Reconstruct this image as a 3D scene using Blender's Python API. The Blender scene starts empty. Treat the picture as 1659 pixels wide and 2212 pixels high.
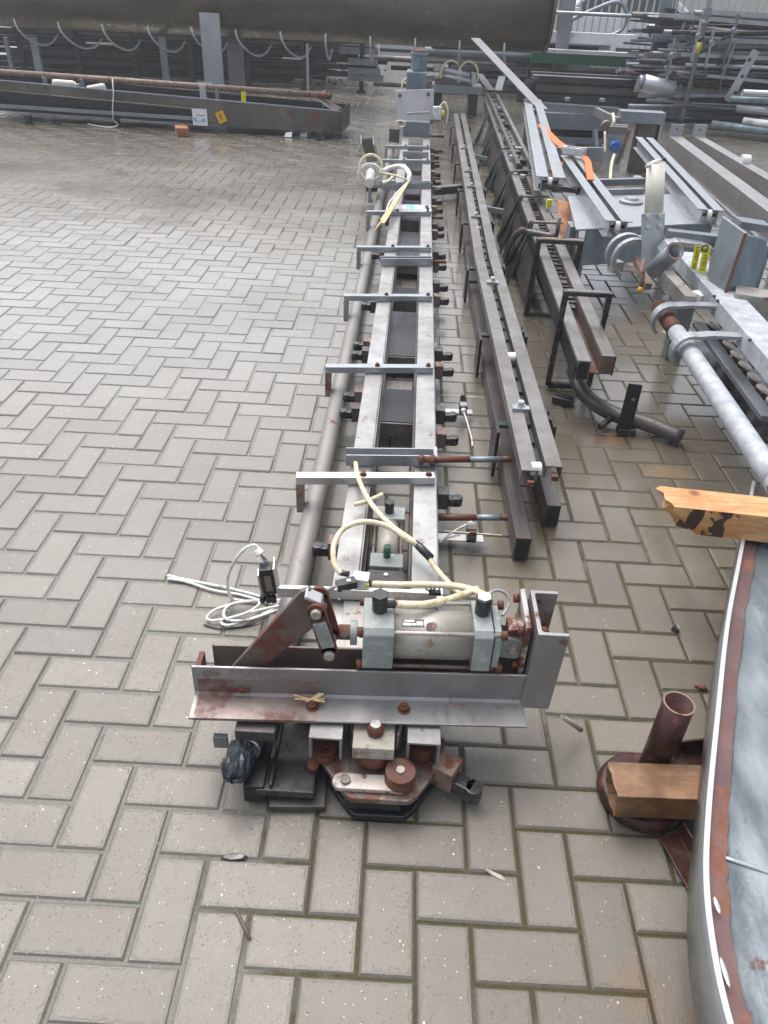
import bpy, math, random
import numpy as np
from mathutils import Vector as V, Matrix
random.seed(7)
R = math.radians
scene = bpy.context.scene
COL = scene.collection

# ---------------- camera ----------------
CAM = V((0.959, -1.497, 1.473)); YAW, PITCH, ROLL = -.0094, .6063, .0485
FW = V((math.sin(YAW)*math.cos(PITCH), math.cos(YAW)*math.cos(PITCH), -math.sin(PITCH)))
RT0 = V((math.cos(YAW), -math.sin(YAW), 0)); UP0 = RT0.cross(FW)
RT = RT0*math.cos(ROLL)+UP0*math.sin(ROLL); UP = -RT0*math.sin(ROLL)+UP0*math.cos(ROLL)
cd = bpy.data.cameras.new('camera'); cam = bpy.data.objects.new('camera', cd); COL.objects.link(cam)
cd.sensor_fit = 'HORIZONTAL'; cd.sensor_width = 36; cd.lens = 36
cd.clip_start = .02; cd.clip_end = 400
m = Matrix((RT, UP, -FW)).transposed().to_4x4(); m.translation = CAM
cam.matrix_world = m; scene.camera = cam
def ray(x, y):
    return FW + RT*((x-829.5)/1659) - UP*((y-1106)/1659)
def at(x, y, z=0.):            # measured point of the photograph -> place at height z
    d = ray(x, y); return CAM + d*((z-CAM.z)/d.z)
def aty(x, y, Y):              # measured point -> place in the upright plane at distance Y
    d = ray(x, y); return CAM + d*((Y-CAM.y)/d.y)

# ---------------- materials ----------------
class NT:
    def __init__(s, name):
        s.m = bpy.data.materials.new(name); s.m.use_nodes = True
        s.t = s.m.node_tree; s.n = s.t.nodes; s.b = s.n['Principled BSDF']
        tc = s.n.new('ShaderNodeTexCoord'); s.obj = tc.outputs['Object']
        s.geo = s.n.new('ShaderNodeNewGeometry').outputs['Position']
    def lk(s, a, b): s.t.links.new(a, b)
    def set(s, k, v):
        i = s.b.inputs[k] if isinstance(k, str) else k
        if hasattr(v, 'is_linked') or hasattr(v, 'links'): s.lk(v, i)
        else: i.default_value = v
    def noise(s, scale, detail=4, rough=.55, vec=None, stretch=None, off=None, dist=0):
        n = s.n.new('ShaderNodeTexNoise'); n.inputs['Scale'].default_value = scale
        n.inputs['Detail'].default_value = detail; n.inputs['Roughness'].default_value = rough
        n.inputs['Distortion'].default_value = dist
        v = vec if vec is not None else s.obj
        if stretch or off:
            mp = s.n.new('ShaderNodeMapping'); s.lk(v, mp.inputs[0])
            if stretch: mp.inputs['Scale'].default_value = stretch
            if off: mp.inputs['Location'].default_value = off
            v = mp.outputs[0]
        s.lk(v, n.inputs['Vector']); return n.outputs['Fac']
    def vor(s, scale, feature='F1', vec=None, rand=1.):
        n = s.n.new('ShaderNodeTexVoronoi'); n.feature = feature
        n.inputs['Scale'].default_value = scale; n.inputs['Randomness'].default_value = rand
        s.lk(vec if vec is not None else s.obj, n.inputs['Vector']); return n
    def ramp(s, f, stops):
        r = s.n.new('ShaderNodeValToRGB'); s.lk(f, r.inputs[0]); e = r.color_ramp.elements
        while len(e) < len(stops): e.new(.5)
        for el, (p, c) in zip(e, stops):
            el.position = p; el.color = (c, c, c, 1) if isinstance(c, (int, float)) else (*c, 1)
        return r.outputs[0]
    def mix(s, f, a, b, mode='MIX'):
        n = s.n.new('ShaderNodeMix'); n.data_type = 'RGBA'; n.blend_type = mode
        for i, v in ((0, f), (6, a), (7, b)):
            if hasattr(v, 'links'): s.lk(v, n.inputs[i])
            else: n.inputs[i].default_value = (*v, 1) if isinstance(v, tuple) else v
        return n.outputs[2]
    def math(s, op, a, b=None, clamp=False):
        n = s.n.new('ShaderNodeMath'); n.operation = op; n.use_clamp = clamp
        for i, v in enumerate((a, b)):
            if v is None: continue
            if hasattr(v, 'links'): s.lk(v, n.inputs[i])
            else: n.inputs[i].default_value = v
        return n.outputs[0]
    def mr(s, v, a, b, c, d):
        n = s.n.new('ShaderNodeMapRange')
        s.lk(v, n.inputs[0])
        for i, k in enumerate((a, b, c, d)): n.inputs[i+1].default_value = k
        return n.outputs[0]
    def bump(s, h, strength=.3, dist=.002):
        n = s.n.new('ShaderNodeBump'); n.inputs['Strength'].default_value = strength
        n.inputs['Distance'].default_value = dist; s.lk(h, n.inputs['Height'])
        s.lk(n.outputs[0], s.b.inputs['Normal'])

RUST_A, RUST_B = (.16, .048, .02), (.075, .024, .014)
def metal(name, base, metallic=.85, rough=.42, rust=0., grime=.3, dark=None, scale=18, rustcol=None, spangle=0, streak=None, wet=0.):
    k = NT(name); dark = dark or tuple(c*.45 for c in base)
    n1 = k.noise(scale*.35, 6, .6, stretch=streak); n2 = k.noise(scale*5, 3, .6)
    c = k.mix(k.ramp(n1, [(.3, 0.), (.72, 1.)]), dark, base)
    lo = k.noise(2.3, 4, .6, off=(1.1, 6.3, 2.7)); c = k.mix(k.mr(lo, .35, .65, .42, 0), c, tuple(x*y for x, y in zip(dark, (.95, .9, .82))))
    c = k.mix(grime, base, c)
    if spangle:
        vz = k.vor(spangle); c = k.mix(.35, c, k.mix(k.math('FRACT', k.math('MULTIPLY', k.ramp(vz.outputs['Distance'], [(0, 0.), (1, 1.)]), 3.7)), tuple(x*.7 for x in base), tuple(min(1, x*1.25) for x in base)))
    rr = k.mr(n2, .3, .7, rough-.09, rough+.12)
    rr = k.math('ADD', rr, k.mr(n1, .3, .7, .1, -.05))
    sc = k.noise(70, 2, .5, stretch=(1, .04, 1)); rr = k.math('ADD', rr, k.mr(sc, .35, .7, .07, -.07))
    if wet:
        dz = k.vor(190); rr = k.math('MULTIPLY', rr, k.ramp(dz.outputs['Distance'], [(.12, .72), (.26, 1.)]))
    h = n2
    mt = metallic
    if rust > 0:
        nr = k.noise(scale*.55, 8, .68, off=(3.1, 7.7, 1.3)); t = .72-rust*.5
        f = k.ramp(nr, [(max(0, t-.04), 0.), (min(1, t+.05), 1.)])
        rc = k.mix(k.noise(scale*3, 5), rustcol or RUST_A, RUST_B)
        c = k.mix(f, c, rc)
        mt = k.math('MULTIPLY', k.math('SUBTRACT', 1., f), metallic)
        rr = k.math('ADD', rr, k.math('MULTIPLY', f, .22))
        h = k.math('ADD', h, k.math('MULTIPLY', f, .8))
    k.set('Base Color', c); k.set('Metallic', mt); k.set('Roughness', rr)
    k.bump(h, .22, .0015)
    return k.m
def paint(name, base, rough=.45, var=.25, scale=20, dirt=None, dirtamt=.3, bumpk=.15, spec=.5, fine=.06):
    k = NT(name)
    n1 = k.noise(scale*.4, 6, .6); n2 = k.noise(scale*6, 4)
    c = k.mix(k.mr(n1, .3, .7, 0, 1), tuple(x*(1-var) for x in base), tuple(min(1, x*(1+var*.5)) for x in base))
    if dirt:
        c = k.mix(k.ramp(k.noise(scale, 8, .7, off=(5, 2, 9)), [(.62-dirtamt*.4, 0.), (.72-dirtamt*.3, 1.)]), c, dirt)
    c = k.mix(k.mr(n2, .3, .7, 0, fine*3), c, tuple(x*.4 for x in base))
    k.set('Base Color', c); k.set('Roughness', k.mr(n1, .3, .7, rough-.1, rough+.12))
    k.b.inputs['Specular IOR Level'].default_value = spec
    k.bump(n2, bumpk, .0015)
    return k.m
def wood(name, light, darkc, wetc, scale=1., axis=0, wetamt=.4, marks=None):
    k = NT(name)
    st = [9, 9, 9]; st[axis] = 1.1
    n1 = k.noise(6*scale, 6, .6, stretch=tuple(st), dist=1.2)
    n2 = k.noise(30*scale, 3, .6, stretch=tuple(st))
    c = k.mix(k.ramp(n1, [(.35, 0.), (.65, 1.)]), light, darkc)
    c = k.mix(k.mr(n2, .35, .65, 0, .5), c, darkc)
    c = k.mix(k.ramp(k.noise(5, 4, .6, off=(4, 4, 4)), [(.62-wetamt*.3, 0.), (.7-wetamt*.2, 1.)]), c, wetc)
    kn = k.vor(7, vec=None)
    c = k.mix(k.ramp(kn.outputs['Distance'], [(.05, .8), (.13, 0.)]), c, (.12, .04, .015))
    if marks is not None:       # burnt cross bands near the broken end, in object space
        sx = k.n.new('ShaderNodeSeparateXYZ'); k.lk(k.obj, sx.inputs[0]); X = sx.outputs[0]
        w = k.math('ADD', k.math('ADD', X, k.math('MULTIPLY', sx.outputs[2], -.22)), k.mr(k.noise(40, 3), .2, .8, -.008, .008))
        for mi, (a, b) in enumerate(marks):
            if mi: w = k.math('ADD', w, k.mr(k.noise(28, 5, .7), .3, .7, -.03, .03))
            inside = k.math('MULTIPLY', k.math('GREATER_THAN', w, a), k.math('LESS_THAN', w, b))
            sy = k.n.new('ShaderNodeNewGeometry'); s2 = k.n.new('ShaderNodeSeparateXYZ'); k.lk(sy.outputs['Normal'], s2.inputs[0])
            c = k.mix(k.math('MULTIPLY', k.math('MULTIPLY', inside, .93), k.math('LESS_THAN', s2.outputs[2], .5)), c, (.012, .01, .009))
    k.set('Base Color', c); k.set('Roughness', k.mr(n1, .3, .7, .32, .6)); k.bump(n2, .35, .002)
    return k.m
M = dict(
 galv=metal('galvanised_steel', (.45, .475, .5), .75, .38, grime=.85, dark=(.24, .26, .28), spangle=60, wet=1),
 galvlight=metal('galvanised_bright', (.52, .545, .57), .6, .4, grime=.75, dark=(.4, .44, .47), scale=24),
 galvwhite=metal('mottled_white_zinc', (.55, .58, .61), .15, .5, rust=.1, grime=1, dark=(.27, .3, .34), scale=60, rustcol=(.45, .36, .32)),
 hinge=metal('rust_run_plate', (.5, .5, .49), .3, .42, rust=.5, grime=.7, dark=(.3, .28, .26), scale=34),
 galvdark=metal('galvanised_dull', (.3, .33, .37), .7, .42, grime=.7, dark=(.15, .17, .2), scale=14),
 bluegalv=metal('weathered_zinc', (.30, .36, .40), .5, .42, grime=1, dark=(.13, .175, .215), scale=26, streak=(1, 1, .4)),
 rail=metal('worn_bright_steel', (.5, .505, .51), .7, .42, rust=.16, grime=1, dark=(.25, .25, .25), scale=30, wet=1),
 cover=metal('stained_cover_plate', (.36, .355, .345), .45, .42, rust=.2, grime=.8, dark=(.3, .28, .25), scale=30),
 beam=metal('heat_stained_steel', (.42, .42, .43), .7, .4, rust=.2, grime=.85, dark=(.21, .2, .195), scale=16, wet=1),
 rustbeam=metal('rust_stained_beam', (.34, .33, .33), .6, .38, rust=.34, grime=.8, dark=(.22, .16, .14), scale=15, rustcol=(.22, .125, .095), wet=1),
 arm=metal('brown_rusted_bar', (.2, .175, .16), .45, .4, rust=.36, grime=.8, dark=(.11, .07, .055), scale=15, rustcol=(.15, .055, .035)),
 rust=metal('wet_rust', (.12, .045, .03), .1, .35, rust=.55, grime=.8, dark=(.05, .02, .015), scale=30),
 rustbolt=metal('rusty_bolt', (.12, .045, .03), .25, .42, rust=.6, grime=.8, scale=60),
 greasy=metal('greasy_plate', (.40, .36, .33), .35, .26, rust=.36, grime=1, dark=(.10, .08, .07), scale=44, rustcol=(.17, .075, .05), wet=1),
 dark=metal('dark_steel', (.055, .058, .062), .7, .36, grime=.7, dark=(.03, .032, .036), scale=20),
 darkbrown=metal('dark_brown_steel', (.15, .135, .13), .6, .4, rust=.22, grime=.8, dark=(.06, .055, .055), scale=18),
 midsteel=metal('mid_steel', (.34, .33, .325), .7, .38, rust=.12, grime=1, dark=(.14, .13, .12), scale=18, wet=1),
 cylpaint=paint('grey_green_paint', (.27, .30, .29), .4, .3, 24, dirt=(.4, .41, .4), dirtamt=.25),
 barrel=metal('cylinder_barrel', (.5, .48, .43), .3, .4, rust=.2, grime=1, dark=(.27, .25, .215), scale=26, rustcol=(.33, .16, .09)),
 block=paint('pale_block', (.42, .39, .33), .45, .35, 30, dirt=(.2, .13, .09), dirtamt=.25),
 tanrust=metal('tan_rusty_block', (.3, .22, .18), .2, .5, rust=.3, grime=.8, scale=40),
 blackpl=paint('black_plastic', (.022, .022, .024), .35, .3, 20, spec=.6),
 blackmetal=paint('black_greasy_metal', (.03, .03, .032), .25, .4, 40, spec=.7),
 tape=metal('black_tape_wrap', (.06, .08, .10), .2, .16, grime=1, dark=(.006, .008, .011), scale=160),
 greyplast=paint('grey_plastic', (.33, .34, .34), .4, .2, 30),
 whitepl=paint('white_plastic', (.74, .74, .7), .35, .12, 20, dirt=(.4, .37, .3), dirtamt=.1),
 cream=paint('cream_hose', (.74, .66, .46), .35, .14, 30, dirt=(.5, .36, .2), dirtamt=.22),
 creampipe=paint('cream_pipe', (.72, .69, .6), .4, .1, 20, dirt=(.45, .42, .35), dirtamt=.12),
 cable=paint('white_cable', (.78, .77, .74), .42, .12, 60, dirt=(.3, .26, .22), dirtamt=.22),
 greycable=paint('grey_cable', (.42, .42, .41), .45, .2, 60, dirt=(.2, .18, .15), dirtamt=.3),
 blue=paint('blue_plastic', (.03, .13, .42), .35, .2, 20),
 ltblue=paint('light_blue_print', (.16, .5, .78), .4, .08, 30),
 yellow=paint('yellow_tag', (.74, .68, .02), .4, .1, 60),
 yellowdim=paint('yellow_label', (.72, .62, .04), .45, .12, 30),
 orange=paint('orange_sticker', (.75, .36, .02), .45, .1, 30),
 strap=paint('orange_webbing', (.82, .17, .03), .55, .15, 70),
 paper=paint('white_label', (.76, .76, .76), .5, .08, 40),
 ink=paint('ink', (.05, .05, .04), .5, .1, 10),
 alu=metal('aluminium', (.68, .68, .67), .85, .34, grime=.45, dark=(.4, .4, .4), scale=30),
 stainless=metal('stainless_dark', (.25, .228, .195), .8, .34, grime=.9, dark=(.10, .09, .072), scale=3, streak=(.35, 1, 2.2)),
 skin=metal('brushed_sheet', (.30, .31, .31), .55, .36, grime=.9, dark=(.19, .2, .2), scale=4, streak=(5, 5, .5)),
 pan=metal('mottled_zinc_sheet', (.25, .285, .305), .25, .42, rust=.14, grime=1, dark=(.055, .075, .095), scale=36, streak=(1, .45, 1)),
 sidepipe=metal('dull_brown_grey_pipe', (.33, .32, .31), .5, .45, rust=.12, grime=.9, dark=(.2, .19, .18), scale=9, streak=(1, .3, 1)),
  greaselink=metal('pale_greasy_link', (.62, .58, .54), .3, .3, rust=.32, grime=.7, dark=(.35, .3, .27), scale=50),
 edge=metal('bright_edge', (.52, .53, .54), .35, .45, grime=.3, scale=40),
 ruststrip=metal('rust_band', (.22, .13, .12), .3, .34, rust=.36, grime=.9, dark=(.09, .055, .055), scale=20, rustcol=(.25, .1, .06)),
 trough=metal('old_trough_steel', (.16, .158, .142), .45, .42, rust=.22, grime=1, dark=(.06, .058, .052), scale=7, streak=(1, 1, .5)),
 post=metal('post_steel', (.3, .3, .32), .5, .45, grime=.6, scale=8),
 green=paint('green_paint', (.02, .12, .055), .4, .25, 10),
 carpaint=paint('white_car_paint', (.8, .8, .8), .18, .05, 5, spec=.8, bumpk=0),
 glass=paint('dark_glass', (.06, .09, .09), .08, .3, 5, spec=.9, bumpk=0),
 cladding=paint('cream_cladding', (.62, .6, .54), .5, .1, 3),
 tyre=paint('tyre_rubber', (.03, .03, .03), .7, .2, 30),
 discs=paint('white_rollers', (.72, .68, .6), .4, .15, 40, dirt=(.4, .2, .1), dirtamt=.12),
 moss=paint('moss', (.07, .085, .02), .8, .5, 60, bumpk=.8),
 woodnew=wood('yellow_timber', (.66, .42, .2), (.42, .21, .075), (.42, .17, .05), axis=0, marks=[(-.375, -.343), (-.31, -.27)]),
 woodold=wood('brown_timber', (.42, .25, .13), (.24, .125, .06), (.13, .065, .03), axis=0, wetamt=.6),
 woodlath=wood('pale_lath', (.72, .55, .33), (.55, .36, .17), (.6, .36, .16), axis=1, wetamt=.15),
 woodblock=wood('orange_block', (.48, .2, .08), (.3, .12, .05), (.2, .08, .04), axis=1),
)

# ---------------- mesh collector ----------------
def frame(d, up=V((0, 0, 1))):
    d = d.normalized()
    s = d.cross(up)
    if s.length < 1e-4: s = d.cross(V((1, 0, 0)))
    s.normalize(); u = s.cross(d).normalized(); return d, s, u
class MB:
    def __init__(s): s.v = []; s.f = []; s.sm = []; s.marks = []
    def mark(s): s.marks.append((len(s.v), len(s.f))); return s
    def add(s, vs, fs, smooth=False):
        o = len(s.v); s.v += [tuple(v) for v in vs]
        for i, f in enumerate(fs):
            s.f.append([o+k for k in f]); s.sm.append(smooth if isinstance(smooth, bool) else smooth[i])
        return s
    def box(s, c, d, rz=0, R3=None, taper=1.):
        x, y, z = d[0]/2, d[1]/2, d[2]/2; c = V(c)
        A = R3 or Matrix.Rotation(rz, 3, 'Z')
        vs = [c+A@V((sx*x*(taper if sz > 0 else 1), sy*y*(taper if sz > 0 else 1), sz*z)) for sz in (-1, 1) for sy in (-1, 1) for sx in (-1, 1)]
        return s.add(vs, [(0, 2, 3, 1), (4, 5, 7, 6), (0, 1, 5, 4), (2, 6, 7, 3), (0, 4, 6, 2), (1, 3, 7, 5)])
    def bar(s, p1, p2, w, h, up=V((0, 0, 1))):
        return s.prof(p1, p2, [(-w/2, -h/2), (w/2, -h/2), (w/2, h/2), (-w/2, h/2)], up)
    def prof(s, p1, p2, pts, up=V((0, 0, 1))):     # closed outline (side, up) swept p1 -> p2
        p1, p2 = V(p1), V(p2); d, sd, u = frame(p2-p1, up); n = len(pts)
        vs = [p+sd*a+u*b for p in (p1, p2) for a, b in pts]
        fs = [(i, (i+1) % n, n+(i+1) % n, n+i) for i in range(n)]
        fs += [tuple(range(n-1, -1, -1)), tuple(range(n, 2*n))]
        return s.add(vs, fs)
    def tube(s, pts, r, n=12, caps=True, inner=None):
        pts = [V(p) for p in pts]; rs = r if isinstance(r, (list, tuple)) else [r]*len(pts)
        rings = []; u = None; o = len(s.v); vs = []
        for i, p in enumerate(pts):
            d = (pts[min(i+1, len(pts)-1)]-pts[max(i-1, 0)]).normalized()
            if u is None: _, sd, u = frame(d)
            else:
                u = (u-d*u.dot(d)).normalized(); sd = d.cross(u)
            for k in range(n):
                a = 2*math.pi*k/n; vs.append(p+(sd*math.cos(a)+u*math.sin(a))*rs[i])
        fs = []; sm = []
        for i in range(len(pts)-1):
            for k in range(n):
                fs.append((i*n+k, i*n+(k+1) % n, (i+1)*n+(k+1) % n, (i+1)*n+k)); sm.append(True)
        L = len(pts)-1
        if inner:
            for (i, flip) in ((0, 1), (L, 0)):
                b = len(vs); d = (pts[1]-pts[0]).normalized() if i == 0 else (pts[-1]-pts[-2]).normalized()
                for q in (0, 1):
                    for k in range(n):
                        c = pts[i]; e = V(vs[i*n+k])-c
                        vs.append(c+e*(inner/rs[i])+(d*(.6*rs[i]*q*4)*(1 if i == 0 else -1)))
                for k in range(n):
                    k2 = (k+1) % n
                    fs.append((i*n+k, b+k, b+k2, i*n+k2)); sm.append(False)
                    fs.append((b+k, b+n+k, b+n+k2, b+k2)); sm.append(True)
                fs.append(tuple(b+n+k for k in range(n))); sm.append(False)
        elif caps:
            fs.append(tuple(range(n-1, -1, -1))); sm.append(False)
            fs.append(tuple(L*n+k for k in range(n))); sm.append(False)
        return s.add(vs, fs, sm)
    def cyl(s, p1, p2, r, n=20, r2=None, inner=None): return s.tube([p1, p2], [r, r2 if r2 is not None else r], n, inner=inner)
    def ring(s, p1, p2, r, ri, n=36):
        p1, p2 = V(p1), V(p2); d, sd, u = frame(p2-p1); vs = []; fs = []; sm = []
        for (p, q) in ((p1, r), (p2, r), (p2, ri), (p1, ri)):
            for k in range(n): a = 2*math.pi*k/n; vs.append(p+(sd*math.cos(a)+u*math.sin(a))*q)
        for i in range(4):
            for k in range(n): fs.append((i*n+k, i*n+(k+1) % n, ((i+1) % 4)*n+(k+1) % n, ((i+1) % 4)*n+k)); sm.append(i in (0, 2))
        return s.add(vs, fs, sm)
    def lathe(s, c, axis, prof, n=24):      # prof: (distance along axis, radius)
        c = V(c); d, sd, u = frame(V(axis)); vs = []; fs = []; sm = []
        for (h, r) in prof:
            for k in range(n):
                a = 2*math.pi*k/n; vs.append(c+d*h+(sd*math.cos(a)+u*math.sin(a))*r)
        for i in range(len(prof)-1):
            for k in range(n): fs.append((i*n+k, i*n+(k+1) % n, (i+1)*n+(k+1) % n, (i+1)*n+k)); sm.append(False if n < 9 else True)
        fs += [tuple(range(n-1, -1, -1)), tuple((len(prof)-1)*n+k for k in range(n))]; sm += [False, False]
        return s.add(vs, fs, sm)
    def bolt(s, c, axis, r=.009, h=.008, washer=True, stud=0):
        s.mark(); c = V(c); a = V(axis).normalized()
        if washer: s.cyl(c, c+a*h*.2, r*1.35, 14)
        s.cyl(c+a*h*.2, c+a*h*1.2, r, 6)
        if stud: s.cyl(c+a*h*1.2, c+a*(h*1.2+stud), r*.5, 10)
        return s
    def ball(s, c, r, n=12, sq=(1, 1, 1)):
        c = V(c); vs = []; fs = []; m_ = n//2
        for i in range(m_+1):
            t = math.pi*i/m_
            for k in range(n):
                a = 2*math.pi*k/n
                vs.append(c+V((r*sq[0]*math.sin(t)*math.cos(a), r*sq[1]*math.sin(t)*math.sin(a), r*sq[2]*math.cos(t))))
        for i in range(m_):
            for k in range(n): fs.append((i*n+k, (i+1)*n+k, (i+1)*n+(k+1) % n, i*n+(k+1) % n))
        return s.add(vs, fs, True)
    def slab(s, poly, z0, z1, M3=None):          # polygon in plan, extruded in z
        n = len(poly); vs = [(*p[:2], z) for z in (z0, z1) for p in poly]
        if sum(poly[i][0]*poly[(i+1) % n][1]-poly[(i+1) % n][0]*poly[i][1] for i in range(n)) < 0: vs = [(*p[:2], z) for z in (z0, z1) for p in poly[::-1]]
        return s.add(vs, [(i, (i+1) % n, n+(i+1) % n, n+i) for i in range(n)]+[tuple(range(n-1, -1, -1)), tuple(range(n, 2*n))])
    def sheet(s, pts, th, nrm):                 # polygon in space with thickness
        n = len(pts); nn = V(nrm).normalized()*th; vs = [V(p) for p in pts]+[V(p)+nn for p in pts]
        return s.add(vs, [(i, (i+1) % n, n+(i+1) % n, n+i) for i in range(n)]+[tuple(range(n-1, -1, -1)), tuple(range(n, 2*n))])
    def build(s, name, mat, parent=None, bevel=0, **tags):
        if len(s.marks) > 1:            # every marked piece becomes an object of its own
            mk = s.marks+[(len(s.v), len(s.f))]; out = []
            for (v0, f0), (v1, f1) in zip(mk, mk[1:]):
                q = MB(); q.v = s.v[v0:v1]; q.f = [[i-v0 for i in f] for f in s.f[f0:f1]]; q.sm = s.sm[f0:f1]
                out.append(q.build(name, mat, parent, bevel, **tags))
            return out[0]
        me = bpy.data.meshes.new(name); off = V((0, 0, 0))
        p = parent
        while p is not None: off += p.location; p = p.parent
        if parent is None and s.v and not tags.get('keep'):
            a = np.array(s.v); off = V(((a[:, 0].min()+a[:, 0].max())/2, (a[:, 1].min()+a[:, 1].max())/2, a[:, 2].min()))
        vs = [(x-off.x, y-off.y, z-off.z) for x, y, z in s.v]
        me.from_pydata(vs, [], s.f); me.polygons.foreach_set('use_smooth', s.sm)
        me.materials.append(M[mat] if isinstance(mat, str) else mat)
        import bmesh as bm_
        b = bm_.new(); b.from_mesh(me); bm_.ops.recalc_face_normals(b, faces=b.faces); b.to_mesh(me); b.free()
        o = bpy.data.objects.new(name, me); COL.objects.link(o)
        if parent is not None: o.parent = parent
        else: o.location = off
        if bevel:
            md = o.modifiers.new('bevel', 'BEVEL'); md.width = bevel; md.segments = 2; md.limit_method = 'ANGLE'; md.angle_limit = R(45)
        if 'label' in tags and 'kind' not in tags: tags['kind'] = 'thing'
        for k, v in tags.items():
            if k != 'keep': o[k] = v
        return o
def thing(name, label, cat, loc=(0, 0, 0), group=None):
    o = bpy.data.objects.new(name, None); COL.objects.link(o); o.location = loc
    o.empty_display_size = .1; o['label'] = label; o['category'] = cat; o['kind'] = 'thing'
    if group: o['group'] = group
    return o
def dup(root, loc, label=None, rz=None):
    def cp(o, par):
        c = o.copy(); COL.objects.link(c)
        if par is not None: c.parent = par
        for ch in list(o.children): cp(ch, c)
        return c
    r = cp(root, None); r.location = loc
    if rz is not None: r.rotation_euler = (0, 0, rz)
    if label: r['label'] = label
    return r
def spline(P, k=8):
    P = [V(p) for p in P]; Q = [P[0]*2-P[1]]+P+[P[-1]*2-P[-2]]; out = []
    for i in range(1, len(Q)-2):
        a, b, c, d = Q[i-1:i+3]
        for j in range(k):
            t = j/k; out.append(.5*((2*b)+(c-a)*t+(2*a-5*b+4*c-d)*t*t+(3*b-a-3*c+d)*t**3))
    out.append(P[-1]); return out
def hose(pts, r, n=8, k=8): return MB().tube(spline(pts, k), r, n)
def text(name, body, size, origin, xdir, nrm, mat, parent, extr=.0004, label=None):
    cu = bpy.data.curves.new(name, 'FONT'); cu.body = body; cu.size = size; cu.extrude = extr; cu.align_x = 'CENTER'; cu.align_y = 'CENTER'
    t = bpy.data.objects.new(name+'_tmp', cu); COL.objects.link(t)
    bpy.context.view_layer.update()
    me = bpy.data.meshes.new_from_object(t); bpy.data.objects.remove(t)
    x = V(xdir).normalized(); z = V(nrm).normalized(); y = z.cross(x).normalized(); x = y.cross(z)
    off = V((0, 0, 0)); p = parent
    while p is not None: off += p.location; p = p.parent
    mm = Matrix((x, y, z)).transposed().to_4x4(); mm.translation = V(origin)-off
    me.transform(mm); me.materials.clear(); me.materials.append(M[mat])
    o = bpy.data.objects.new(name, me); COL.objects.link(o); o.parent = parent
    return o
# ---------------- world, sun ----------------
w = bpy.data.worlds.new('World'); scene.world = w; w.use_nodes = True
nt = w.node_tree; bg = nt.nodes['Background']; sky = nt.nodes.new('ShaderNodeTexSky'); sky.sky_type = 'NISHITA'; sky.sun_disc = False
SUN_EL, SUN_AZ = R(66), R(-35)
sky.sun_elevation = SUN_EL; sky.sun_rotation = SUN_AZ; sky.air_density = 1.; sky.dust_density = 5.; sky.ozone_density = 1.
hs = nt.nodes.new('ShaderNodeHueSaturation'); hs.inputs['Saturation'].default_value = .45
nt.links.new(sky.outputs[0], hs.inputs['Color']); nt.links.new(hs.outputs[0], bg.inputs[0]); bg.inputs[1].default_value = .15
sd = bpy.data.lights.new('sun', 'SUN'); sd.energy = .5; sd.angle = R(60); sd.color = (1, .97, .93)
so = bpy.data.objects.new('sun', sd); COL.objects.link(so)
sdir = V((math.sin(SUN_AZ)*math.cos(SUN_EL), math.cos(SUN_AZ)*math.cos(SUN_EL), math.sin(SUN_EL)))
so.rotation_euler = sdir.to_track_quat('Z', 'Y').to_euler(); so.location = sdir*30
scene.view_settings.view_transform = 'Standard'; scene.view_settings.look = 'None'; scene.view_settings.exposure = 1.0; scene.view_settings.gamma = 1
scene.cycles.use_denoising = True; scene.cycles.max_bounces = 8

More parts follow.
